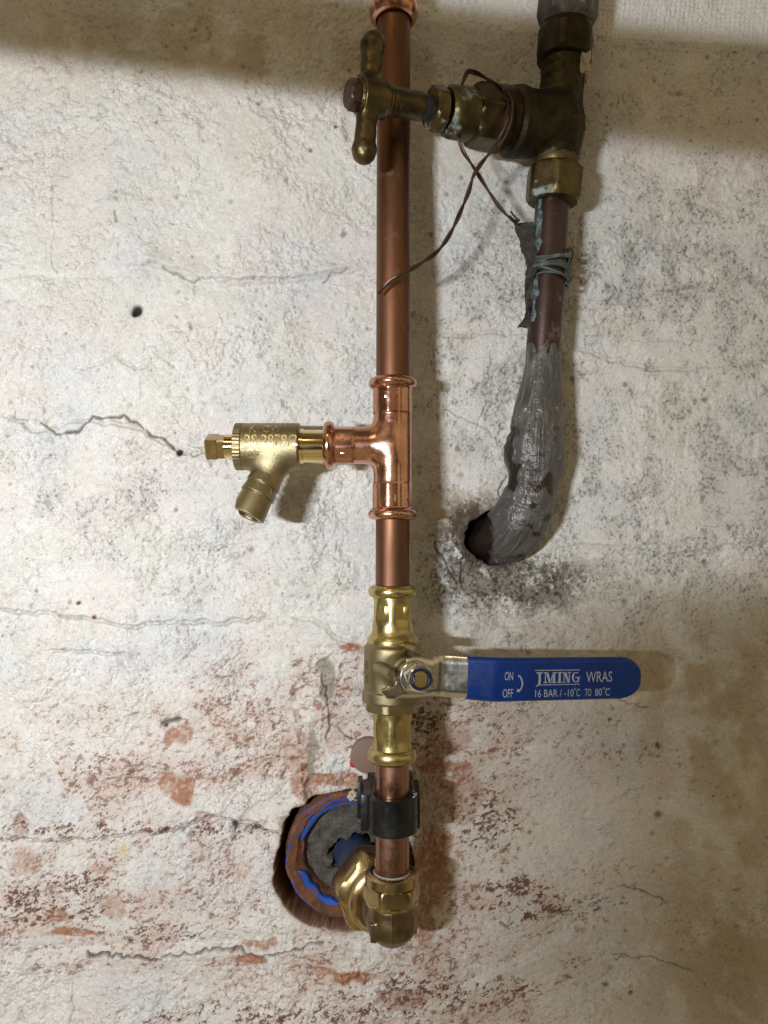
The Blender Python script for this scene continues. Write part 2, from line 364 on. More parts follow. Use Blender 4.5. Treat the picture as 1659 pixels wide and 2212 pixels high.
    for pts, wd, amp, sg in ledges:
        d, s = near(rough_line(pts, 14, 4), wd * 2.4); H += np.where(d < wd * 2.4, 1.9 * amp * sg * s * np.exp(-(d / wd) ** 2) * sst(0, 9, d), 0)
        H -= np.where(d < 14, .5 * np.exp(-(d / 5.) ** 2), 0)
    crack = np.zeros(X.shape)
    cr_ = [([(30, 890), (24, 905), (60, 908)], 1.1, .5), ([(90, 915), (125, 937), (168, 930), (200, 900), (262, 899), (300, 920), (348, 947), (388, 975)], 1.7, .9), ([(388, 975), (420, 985), (447, 975)], 1.1, .7), ([(400, 960), (420, 962), (445, 968)], .8, .5),
           ([(350, 582), (385, 590), (410, 606), (430, 602)], 1.5, .6), ([(440, 600), (560, 604), (640, 600)], 1., .35), ([(700, 605), (720, 588), (752, 578)], 1.3, .5),
           ([(112, 420), (118, 500), (108, 560), (125, 590)], .8, .35), ([(180, 2066), (290, 2063), (352, 2066)], 2.2, .95), ([(352, 2062), (440, 2052), (520, 2050), (560, 2062), (610, 2050), (700, 2030)], 1.7, .85),
           ([(138, 2090), (145, 2110), (180, 2100)], 1.2, .6), ([(150, 2130), (155, 2180), (148, 2212)], 1., .45), ([(692, 1455), (700, 1490), (712, 1560), (704, 1600)], 1.6, .85), ([(712, 1562), (745, 1590), (770, 1600), (800, 1625)], 1.1, .75),
           ([(670, 1445), (690, 1430), (720, 1410)], 1., .5), ([(355, 1560), (385, 1552)], 3.6, .9), ([(500, 1815), (530, 1795), (560, 1790)], 1.8, .7), ([(430, 1800), (460, 1780), (500, 1765), (560, 1775)], 1.2, .5),
           ([(205, 1185), (215, 1230)], .8, .3), ([(300, 815), (302, 860)], .8, .3), ([(1060, 770), (1050, 870), (1030, 925)], .9, .4), ([(965, 880), (1000, 900), (1060, 930), (1105, 990)], 1.1, .5), ([(935, 1175), (965, 1220), (985, 1260)], 1.6, .8),
           ([(985, 1165), (998, 1200), (990, 1250), (1000, 1275)], 1.4, .7), ([(1075, 1080), (1130, 1065), (1060, 1115)], 1.2, .5), ([(1095, 1030), (1080, 1060), (1090, 1090)], 1.4, .8), ([(1250, 600), (1290, 680), (1300, 720)], .8, .3),
           ([(1225, 640), (1340, 655), (1400, 662)], .8, .35), ([(1080, 1995), (1100, 2005)], 1.4, .7), ([(1325, 2065), (1405, 2075), (1500, 2100)], 1.1, .55), ([(1285, 1445), (1310, 1490), (1340, 1515), (1400, 1530)], 1.1, .5),
           ([(1340, 1920), (1400, 1930), (1440, 1955)], 1.3, .6), ([(1300, 715), (1400, 740), (1560, 730)], .8, .25), ([(1550, 150), (1530, 200)], .8, .3), ([(700, 230), (760, 180)], .7, .3), ([(250, 462), (253, 480)], 2., .6), ([(418, 615), (422, 640)], 1.5, .4)]
    for pts, wd, s_ in cr_:
        d, _ = near(rough_line(pts, 10, 4), 14); wv = wd * (.15 + 1.7 * fbm(X, Z, 5, 3, 61) ** 1.3); k = np.exp(-(d / np.maximum(wv * 1.5, .6)) ** 2) * s_
        crack = np.maximum(crack, np.where(d < 14, k, 0))
    H -= crack * 2.6
    # pits and grains
    pit = np.zeros(X.shape); speck = np.zeros(X.shape)
    def stamp(px, py, r, amp, arr, el=1.0, ang=0.0):
        cx = (px - 829.5) * .33273; cz = (1106 - py) * .33273; a, b = np.searchsorted(xs, [cx - 3 * r, cx + 3 * r]); c, d = np.searchsorted(zs, [cz - 3 * r, cz + 3 * r])
        if b <= a or d <= c: return
        dx = X[a:b, c:d] - cx; dz = Z[a:b, c:d] - cz; u = dx * math.cos(ang) + dz * math.sin(ang); v = -dx * math.sin(ang) + dz * math.cos(ang)
        arr[a:b, c:d] += amp * np.exp(-((u / (r * el)) ** 2 + (v / r) ** 2) ** 1.5)
    for _ in range(5200):
        px, py = random.uniform(-10, 1670), random.uniform(-10, 2222); r = .5 + random.random() ** 3 * 1.9
        if random.random() < .45: stamp(px, py, r, random.uniform(.4, 1.5), H, random.uniform(.8, 1.6), random.uniform(0, 3.1))      # grain
        else: stamp(px, py, r, -random.uniform(.4, 1.2), H, random.uniform(.8, 1.8), random.uniform(0, 3.1)); stamp(px, py, r * .8, random.uniform(.1, .75) * (random.random() < .5), speck)
    for px, py, r, k in [(297, 673, 3.6, 1.2), (291, 680, 1.6, 1.), (388, 979, 2.2, 1.2), (415, 712, 1.6, .6), (360, 1566, 1.4, .9), (505, 1786, 2.4, 1.), (672, 330, 1.3, .7), (727, 283, 1.4, .8), (742, 505, 2., .6), (560, 228, 1.5, .6),
                         (1525, 863, 2., .6), (1352, 830, 1.6, .6), (1350, 1300, 2.2, .5), (1128, 830, 1., .5), (1420, 1610, 1.8, .8), (1145, 1800, 1.4, .6), (1158, 1497, 2., .6), (1365, 2150, 1.6, .8), (1318, 1555, 1.4, .8), (1392, 1350, 1.6, .5), (1422, 1760, 2.5, .7), (1540, 1720, 1., .6), (1310, 2130, 2., .6), (1285, 1495, 1.5, .5)]:
        stamp(px, py, r, -1.6 * k, H); stamp(px, py, r, 1.3 * k, speck, 1.2, random.random() * 3); stamp(px, py, r * .8, .9 * max(0, k - .8) * 3, speck)
    # scrim mesh strip, top right
    sc = sst(1285, 1300, PX) * sst(98, 84, PY - (PX - 1290) * .05); gx = np.abs(((PX + .08 * PY) / 10.) % 1 - .5); gy = np.abs(((PY - .05 * PX) / 10.) % 1 - .5)
    H += sc * (.6 * np.maximum(sst(.22, .42, gx), sst(.22, .42, gy)) - .1); H += sst(6, 0, np.abs(PY - 92 - (PX - 1290) * .05)) * sst(1285, 1330, PX) * .9
    # ---- albedo -------------------------------------------------------------
    def rank(a):
        q = np.quantile(a.ravel()[::37], np.linspace(0, 1, 257)); return np.interp(a, q, np.linspace(0, 1, 257))
    def L(c): return np.array(c)[None, None, :]
    def mixc(c, m, col): m = np.clip(m, 0, 1)[..., None]; return c * (1 - m) + L(col) * m
    t1 = fbm(X, Z, 55, 4, 20); t2 = fbm(X, Z, 40, 4, 21); t3 = fbm(X, Z, 30, 4, 22)
    col = np.ones(X.shape + (3,)) * L((.67, .65, .61))
    col = mixc(col, sst(.48, .66, t1) * .7, (.60, .60, .60)); col = mixc(col, sst(.5, .68, t2) * .6, (.67, .61, .57)); col = mixc(col, sst(.5, .66, t3) * .4, (.61, .575, .50))
    col *= (.90 + .2 * fbm(X, Z, 3, 3, 23))[..., None]
    # yellow-brown patches, broken up by noise
    f1 = fbm(X, Z, 18, 5, 30); och = .85 * G(1000, 1160, 90, 130) + .55 * G(1560, 1780, 160, 420) * 1 + .5 * G(1450, 1500, 220, 140) + .5 * G(300, 60, 400, 70) + .4 * G(1500, 2100, 300, 200) + .35 * G(1200, 1420, 260, 60) + .25 * G(1300, 240, 500, 100) + .5 * G(560, 150, 380, 50) + .3 * G(1000, 120, 300, 60)
    col = mixc(col, och * sst(.25, .6, f1), (.40, .305, .195))
    # grey fine mould: dots at several sizes
    n1 = fbm(X, Z * .8, 2.3, 3, 40, .75); n2 = fbm(X, Z * .7, 1.5, 2, 41, .8); reg = fbm(X, Z, 32, 4, 42)
    dens = .05 + .30 * rightness * upper + .12 * sst(.5, .7, reg) + .30 * G(1000, 790, 120, 190) * 1 + .28 * G(1400, 560, 260, 160) + .16 * G(560, 1200, 300, 200) + .20 * G(760, 800, 150, 160) + .18 * G(230, 1080, 160, 60) + .1 * G(100, 1150, 200, 120) + .2 * G(1440, 1120, 200, 200)
    dens *= (.35 + 1.3 * sst(.32, .66, fbm(X, Z, 14, 4, 43))); dens *= (1 - .75 * smoothz)
    n1 = rank(n1); n2 = rank(n2); d1 = sst(-.02, .12, n1 - (1 - .34 * dens)); d2 = sst(-.02, .07, n2 - (1 - .24 * dens))
    col = mixc(col, dens * .50, (.38, .37, .345)); col = mixc(col, d1 * .42, (.20, .185, .16)); col = mixc(col, d2 * .62, (.11, .10, .09))
    # exposed brick through worn limewash
    shear = 1.0; BX = X * math.cos(.42) + Z * math.sin(.42); BZ = -X * math.sin(.42) + Z * math.cos(.42)
    b1 = fbm(BX * .6, BZ, 2.7, 4, 50, .9); b2 = fbm(X, Z, 24, 4, 51); b3 = fbm(BX * .5, BZ, 12, 3, 52)
    B = (.55 * G(330, 1640, 300, 110) + .55 * G(560, 1560, 190, 150) + .35 * G(100, 1690, 170, 90) + .5 * G(730, 1480, 90, 90) + .55 * G(260, 1890, 260, 110) + .6 * G(120, 2000, 240, 90) + .38 * G(500, 1880, 110, 110)
         + .45 * G(500, 2060, 260, 60) + .55 * G(760, 2150, 260, 70) + .6 * G(940, 1580, 110, 110) + .55 * G(960, 1800, 140, 180) + .32 * G(1110, 1750, 140, 220) + .55 * G(1190, 1960, 190, 70) + .5 * G(1060, 2080, 260, 90)
         + .18 * G(1230, 1620, 180, 110) + .25 * G(1000, 1520, 120, 60) + .3 * G(500, 2200, 400, 50) + .15 * G(1420, 1650, 120, 60) + .1 * G(1560, 1980, 140, 90) + .4 * G(900, 2200, 300, 60) + .45 * G(720, 2060, 100, 60) + .06 * sst(1450, 1700, PY))
    B = np.clip(B, 0, 1.0) * (.45 + 1.1 * sst(.3, .66, b2)) - .55 * G(640, 1910, 120, 130) * 0
    bm_ = rank(b1 * .80 + b3 * .10 + (.5 - sm) * .10 + (.5 - fine) * .14); cov = .26 * np.clip(B, 0, 1.1) ** 1.2; bk = sst(-.09, .09, bm_ - (1 - cov)); bk *= sst(.03, .2, B)
    bcol = L((.30, .12, .065)) * (1 - sst(.4, .62, b2))[..., None] + L((.20, .085, .06)) * sst(.4, .62, b2)[..., None]
    col = mixc(col, np.clip(B, 0, 1) * (.35 + .5 * sst(.35, .7, b3)), (.55, .43, .365)); m_ = np.clip(bk * .78, 0, 1)[..., None]; col = col * (1 - m_) + bcol * (.70 + .5 * n1[..., None]) * m_
    # larger bare orange patches
    for px, py, sx, sy, a in [(395, 1705, 26, 44, .95), (440, 1760, 30, 14, .5), (372, 1592, 15, 22, .8), (398, 1585, 22, 26, .75), (660, 1690, 36, 34, .8), (730, 1690, 80, 16, .9), (640, 1610, 40, 60, .35), (760, 2105, 62, 20, 1.), (700, 2092, 30, 10, .6), (540, 2072, 46, 14, .9), (560, 2040, 50, 10, .8), (360, 1690, 20, 30, .7),
                              (960, 1665, 70, 14, .9), (930, 1700, 40, 110, .55), (930, 1900, 46, 70, .85), (940, 1830, 40, 50, .75), (920, 2000, 26, 50, .7), (970, 1600, 50, 40, .5), (60, 1855, 40, 30, .5), (40, 1790, 24, 20, .5), (220, 1885, 30, 12, .5), (240, 1960, 30, 30, .5), (120, 1980, 40, 14, .8), (150, 2020, 80, 10, .9), (760, 1395, 26, 12, 1.), (720, 1570, 26, 60, .3), (870, 2160, 60, 26, .6), (1000, 1720, 40, 70, .5)]:
        k = a * sst(.28, .62, G(px, py, sx, sy) * (.55 + .9 * fbm(X, Z, 7, 4, 53))); k *= sst(.28, .5, fbm(X, Z, 2.6, 3, 54, .7)) * .5 + .5
        col = mixc(col, k, (.335, .15, .078)); H -= .5 * k
    # deep dark red-brown flecks along diagonal streaks lower right / lower left
    for px, py, sx, sy in [(1180, 1965, 120, 26), (1110, 1920, 60, 30), (80, 1975, 130, 30), (60, 1940, 50, 20), (170, 1915, 60, 24), (950, 2140, 180, 30), (600, 2190, 260, 18), (330, 2020, 120, 16), (1050, 1780, 60, 50), (900, 1560, 50, 70), (380, 1790, 150, 12), (560, 1795, 60, 12), (130, 1790, 120, 14)]:
        k = sst(-.05, .06, bm_ - (1 - .42 * G(px, py, sx, sy) ** .8)) * sst(.05, .3, G(px, py, sx, sy)); col = mixc(col, k * .9, (.15, .065, .045)); H -= .6 * k
    # mortar showing grey round the vertical joint and left of the sleeve
    k = np.maximum.reduce([G(700, 1490, 24, 36), G(705, 1450, 20, 30), G(672, 1620, 16, 80) * .9, .8 * G(640, 1780, 40, 26)]); k = sst(.3, .6, k * (.5 + fbm(X, Z, 8, 4, 55))); col = mixc(col, k * .75, (.24, .21, .155)); H -= .8 * k
    # soot / damp round the old pipe's hole
    so = 1.1 * G(1075, 1225, 90, 50) + .8 * G(1120, 1280, 110, 55) + .9 * G(1005, 1130, 42, 60) + .6 * G(960, 1210, 70, 90) + .45 * G(1180, 1260, 130, 60) + .5 * G(1060, 1090, 60, 60) + .4 * G(990, 1290, 70, 60) + .35 * G(1290, 1250, 130, 60) + .35 * G(1250, 540, 60, 60) + .3 * G(1400, 520, 90, 50) + .32 * G(880, 300, 60, 60)
    sn = rank(fbm(X, Z, 11, 5, 57, .75)); so = np.clip(so, 0, 1.1); sk = so * sst(-.25, .35, sn - (1 - .75 * so)); sk2 = so * sst(-.08, .14, rank(fbm(X, Z, 2.2, 3, 58, .8)) - (1 - .38 * so))
    col = mixc(col, sk * .72, (.13, .105, .07)); col = mixc(col, sk2 * .8, (.055, .05, .042)); col = mixc(col, .85 * sst(.3, .75, G(1015, 1150, 42, 75) * (.6 + .8 * sn)), (.075, .045, .028))
    col = mixc(col, np.clip(speck, 0, 1) * .85, (.07, .06, .055)); col = mixc(col, np.clip(speck - 1, 0, 1), (.012, .010, .010)); col = mixc(col, np.clip(crack * .95, 0, 1), (.06, .045, .035))
    # small brown flakes
    for px, py in [(172, 1302), (207, 1332)]: 
        z = np.zeros(X.shape); stamp(px, py, 1.4, 1.2, z, 1.3, .4); col = mixc(col, z, (.16, .05, .02)); H += z * .8
    k = G(268, 1843, 8, 12); col = mixc(col, k * .7, (.6, .42, .12))
    col = mixc(col, sst(8, -4, PY - 45 - np.clip(PX - 900, 0, 800) * .066) * sst(860, 900, PX) * .7, (.74, .73, .70))  # lit strip above the shade band, brightened in the albedo
    # ---- holes ---------------------------------------------------------------
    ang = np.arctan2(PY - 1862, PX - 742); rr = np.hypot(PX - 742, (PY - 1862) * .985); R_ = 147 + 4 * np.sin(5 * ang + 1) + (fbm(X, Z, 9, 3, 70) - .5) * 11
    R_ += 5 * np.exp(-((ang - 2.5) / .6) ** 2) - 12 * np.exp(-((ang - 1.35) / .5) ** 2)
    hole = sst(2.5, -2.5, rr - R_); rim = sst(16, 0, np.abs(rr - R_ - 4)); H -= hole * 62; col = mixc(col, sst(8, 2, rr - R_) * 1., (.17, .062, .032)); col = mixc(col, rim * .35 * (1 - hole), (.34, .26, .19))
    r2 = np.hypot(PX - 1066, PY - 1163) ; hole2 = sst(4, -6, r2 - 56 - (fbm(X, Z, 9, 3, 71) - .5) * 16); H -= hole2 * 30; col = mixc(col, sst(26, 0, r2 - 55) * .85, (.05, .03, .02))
    V = np.stack([X, -H, Z], -1).reshape(-1, 3)
    i = np.arange(nx - 1)[:, None] * nz_ + np.arange(nz_ - 1)[None, :]; i = i.ravel(); Fq = np.stack([i, i + nz_, i + nz_ + 1, i + 1], 1)
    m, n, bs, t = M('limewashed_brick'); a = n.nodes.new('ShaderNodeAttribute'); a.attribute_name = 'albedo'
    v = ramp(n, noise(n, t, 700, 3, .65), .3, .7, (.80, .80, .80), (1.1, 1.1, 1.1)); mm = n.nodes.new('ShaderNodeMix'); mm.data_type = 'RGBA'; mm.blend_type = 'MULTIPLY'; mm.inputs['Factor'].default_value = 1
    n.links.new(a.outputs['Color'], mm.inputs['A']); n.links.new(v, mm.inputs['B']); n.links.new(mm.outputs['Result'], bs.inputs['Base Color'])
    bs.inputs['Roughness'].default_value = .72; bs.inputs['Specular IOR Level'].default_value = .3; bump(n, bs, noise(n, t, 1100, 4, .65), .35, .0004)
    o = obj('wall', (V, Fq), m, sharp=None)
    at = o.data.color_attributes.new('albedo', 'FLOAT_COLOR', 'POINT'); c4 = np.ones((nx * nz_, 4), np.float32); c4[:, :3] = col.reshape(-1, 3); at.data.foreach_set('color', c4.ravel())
    tagobj(o, 'cracked limewashed brick wall, white paint worn to red brick lower down', 'wall', kind='structure')
    del o['category']
wall()

# joist outside the top of the frame: it casts the band of shade across the top of the wall
def joist():
    h = .40; f = h / abs(LP.y)
    pt = lambda x, z: Vector((x, 0, z)) + (LP - Vector((x, 0, z))) * f
    a, b = pt(-.276, .330), pt(.276, .254); c, d = pt(.0235, .353), pt(.276, .337)
    c.z -= .004; d.z -= .005
    ext = lambda p, q, x: p.z + (q.z - p.z) * (x - p.x) / (q.x - p.x)
    x0, x1 = -.62, .07; V = []
    for x in (x0, x1):
        zl, zu = ext(a, b, x), ext(c, d, x)
        if x == x0: zu = max(zu, zl + .02)
        for y in (-.408, -.400):
            V += [(x * 1e3, y * 1e3, zl * 1e3), (x * 1e3, y * 1e3, zu * 1e3)]
    o = obj('timber_joist', (V, [(0, 1, 3, 2), (4, 6, 7, 5), (0, 4, 5, 1), (2, 3, 7, 6), (1, 5, 7, 3), (0, 2, 6, 4)]), m_wood, smooth=False)
    tagobj(o, 'timber board in front of the wall that shades its top band', 'joist')
joist()
def shade_plate():      # added plate, unseen behind the camera: it dims the lower right of the wall
    V = []; poly = [(.10, -.62), (.105, -.13), (.12, -.088), (.16, -.066), (.24, -.050), (.62, -.035), (.62, -.62)]
    for yy in (-.598, -.600):
        for x, z in poly:
            f = -yy / abs(LP.y); V.append(((x + (LP.x - x) * f) * 1e3, yy * 1e3, (z + (LP.z - z) * f) * 1e3))
    n = len(poly); o = obj('light_blocker', (V, [tuple(range(n)), tuple(range(2 * n - 1, n - 1, -1))] + [(i, i + n, (i + 1) % n + n, (i + 1) % n) for i in range(n)]), m_blackp, smooth=False)
    tagobj(o, 'added black plate, unseen behind the camera, that shades the lower right of the wall', 'lamp flap')
shade_plate()

# ------------------------------------------------------------------ new copper line
def axis_y(py): return -.042 - .0000092 * py
def A(py): return W(850.5 - py * .0021, py, axis_y(py))
def pr(px_w, py): return px_w / 2 * (D + axis_y(py)) / F * 1000      # pixel width -> radius in mm
def pipe_between(name, y0, y1, label, mat):
    a, b = A(y0), A(y1); L_ = (b - a).length * 1e3
    vf = lathe([(L_ * i / 24, 11.0) for i in range(25)], 48)
    t = thing(name, label, 'pipe', a, frame(b - a)); o = obj('tube', vf, mat, t); return t
pipe_between('copper_pipe', 20, 836, 'long brown copper pipe running down behind the old cross handle to the copper tee', m_pipe)
pipe_between('copper_pipe', 1100, 1282, 'short brown copper pipe between the copper tee and the brass ball valve', m_pipe)
pipe_between('copper_pipe', 1636, 1915, 'short pinkish copper pipe held by the black clip below the ball valve', m_pipe2)

def line_frame(py): return A(py), frame(A(py) - A(py - 200), (1, 0, 0))      # local z points down the line, x right, y = z cross x
# local axes for line frame: x = right, z = down, y = z x x  -> (0,0,-1)x(1,0,0) = (0,-1,0): towards the camera
def Lz(py, ref): return (A(py) - A(ref)).length * 1e3 * (1 if py >= ref else -1)

# top coupling
def coupling():
    loc, R = line_frame(20); t = thing('pipe_coupling', 'bright copper press coupling cut off by the top edge, on the long copper pipe', 'coupling', loc, R)
    r0 = 12.9
    obj('sleeve', lathe([(-46, 11.6), (-46, r0), (-10, r0), (-6, r0 + .8)] + bead(1.5, 16.4, 6.6, r0) + [(8.2, 12.1), (7, 11.3)], 64, caps=False), m_tee, t)
coupling()

# press tee
def tee():
    ref = 962; loc, R = line_frame(ref); loc = W(848, ref, axis_y(ref)); t = thing('press_tee', 'shiny copper press tee joining the riser to the brass drain cock', 'pipe fitting', loc, R)
    zt, zb = Lz(829, ref), Lz(1111, ref); xl = -(848 - 711) * (D + axis_y(ref)) / F * 1e3
    def f(P):
        v = cyl(P, (0, 0, zt), (0, 0, zb), 12.55, rnd=.8); h = cyl(P, (0, 0, 0), (xl, 0, 0), 12.0, rnd=.8)
        d = smin(v, h, 7.0)
        hx = np.minimum(hexc(P, (0, 0, zt + 2), (0, 0, zt + 20), 12.35, .9, .25, rc=13.2), hexc(P, (0, 0, zb - 20), (0, 0, zb - 2), 12.35, .9, .25, rc=13.2))
        hx = np.minimum(hx, hexc(P, (xl + 2, 0, 0), (xl + 16, 0, 0), 12.0, .9, .25, rc=12.9)); d = smin(d, hx, .8)
        for c, dr in (((0, 0, zt), (0, 0, 1)), ((0, 0, zb), (0, 0, 1)), ((xl, 0, 0), (1, 0, 0))):
            b = torus(P, c, dr, 12.3, 3.6); d = smin(d, b, 1.1)
        # mould ridge
        d = d + .25 * np.exp(-((P[..., 0] - 4.6) / .7) ** 2) * (P[..., 1] > 0)
        for c, dr in (((0, 0, zt), (0, 0, 1)), ((0, 0, zb), (0, 0, 1)), ((xl, 0, 0), (1, 0, 0))):
            e = np.array(c, float); dd = e / np.linalg.norm(e); d = smax(d, -cyl(P, e - dd * 1, e + dd * 9, 11.15, rnd=.2), .3)
        return d
    obj('tee_body', sdf(f, (xl - 5, -17, zt - 5), (17, 17, zb + 5), .55), m_tee, t, sharp=None)
    # stamped press marks
    def stamp_at(x, z, w_, h_, yy, body=None, rot=0):
        if body: vf = text(body, w_, h_, .35, (-w_ / 2, -h_ / 2))
        else: vf = rbox(-w_ / 2, w_ / 2, -h_ / 2, h_ / 2, -.2, .25, .12)
        Rm = Matrix(((1, 0, 0), (0, 0, 1), (0, -1, 0))) @ Matrix.Rotation(rot, 3, 'Z')      # text x->x, y->-z(up), z->+y(camera)
        return xf(vf, Rm, (x, yy, z))
    g = (stamp_at(-1, zt + 9.2, 8.5, 4.2, 12.35), stamp_at(8.0, zt + 9.2, 3.2, 4.6, 9.75, 'L'), stamp_at(-1, zb - 10, 6, 5, 12.35, 'M'), stamp_at(8, zb - 10, 4, 3.6, 9.6), stamp_at(xl + 10.5, -1, 6, 4.5, 11.85, 'N', math.pi / 2), stamp_at(xl + 10.5, 5.5, 5, 2.5, 10.6))
    for q in g: obj('press_mark', q, m_tee, t)
tee()

# drain cock
def drain():
    ref = 962; yy = axis_y(ref); loc = W(580, ref + 3, yy); t = thing('drain_cock', 'brass drain cock with slanting ribbed hose tail, left of the copper tee', 'drain cock', loc)
    k = (D + yy) / F * 1e3; X = lambda px: (px - 580) * k; Rx = frame((1, 0, 0), (0, 0, 1))
    tail0 = np.array((X(608), 0, -2)); tail1 = np.array((X(540), -12., -(1114 - 965) * k)); td = (tail1 - tail0) / np.linalg.norm(tail1 - tail0); TL = np.linalg.norm(tail1 - tail0)
    def f(P):
        b = cyl(P, (X(526), 0, 0), (X(648), 0, 0), 15.4, rnd=.9)
        d = smin(b, cyl(P, tail0, tail0 + td * (TL - 20), 10.2, 10.0, rnd=.4), 7)
        for i in range(3):
            s = TL - 29 + i * 7.2; e = s + 7.0 if i < 2 else TL
            d = np.minimum(d, cyl(P, tail0 + td * s, tail0 + td * e, 10.0 + .2 * i, 11.3 + .2 * i, .2))
        d = smax(d, -cyl(P, tail1 - td * 12, tail1 + td * 4, 7.6, rnd=.3), .4)
        return d
    obj('valve_body', sdf(f, (X(520), -24, -50), (X(655), 18, 18), .55), m_cast, t, sharp=None)
    cr_ = join(*[xf(rbox(-7.6, 7.6, -.8, .8, -1, 1, .3), frame(td, (1, 0, 0)), tail1 - td * 6), xf(rbox(-.8, .8, -7.6, 7.6, -1, 1, .3), frame(td, (1, 0, 0)), tail1 - td * 5.8)])
    obj('tail_web', cr_, m_brasspol, t)
    kn = lathe([(X(509), 14.2), (X(510.5), 15.4), (X(525), 15.5), (X(526.5), 15.2)], 160, rfun=lambda th, tt, r: r - (.28 if r > 15 and (int(th / (2 * math.pi) * 80)) % 2 else 0))
    obj('knurled_ring', xf(kn, Rx), m_cast, t)
    sp = lathe([(X(486), 7.2), (X(487.5), 8.0), (X(510), 8.0)], 48); obj('packing_collar', xf(sp, Rx), m_brasspol, t)
    sq = lathe([(X(446), 7.6, 5.8), (X(448.5), 9.2, 6.6), (X(471), 9.2, 6.6), (X(473), 8.4, 6.2), (X(488), 8.4, 6.2)], 96, sides=4, phase=.35); obj('square_spindle', xf(sq, Rx), m_elnut, t)
    st = lathe([(X(645), 11.6), (X(655), 11.6), (X(656), 10.9), (X(712), 10.9)], 64); obj('stem', xf(st, Rx), m_brasspol, t)
    # raised lettering wrapped on the barrel
    def wrap(body, x0, x1, ytop, ybot, bold=.03):
        w_ = (x1 - x0) * k; h_ = (ybot - ytop) * k; V, Fc = text(body, w_, h_, .75, (X(x0), (965 - ybot) * k), 2, bold); Rr = 15.05; out = []
        for x, y, z in V: 
            th = y / Rr; out.append((x, -(Rr + z) * math.cos(th), (Rr + z) * math.sin(th)))
        return out, Fc
    obj('raised_lettering', join(wrap('K  CW', 546, 614, 917, 937), wrap('BS 2879/2', 537, 648, 943, 967), wrap('CR', 540, 572, 973, 994)), m_rub, t)
drain()

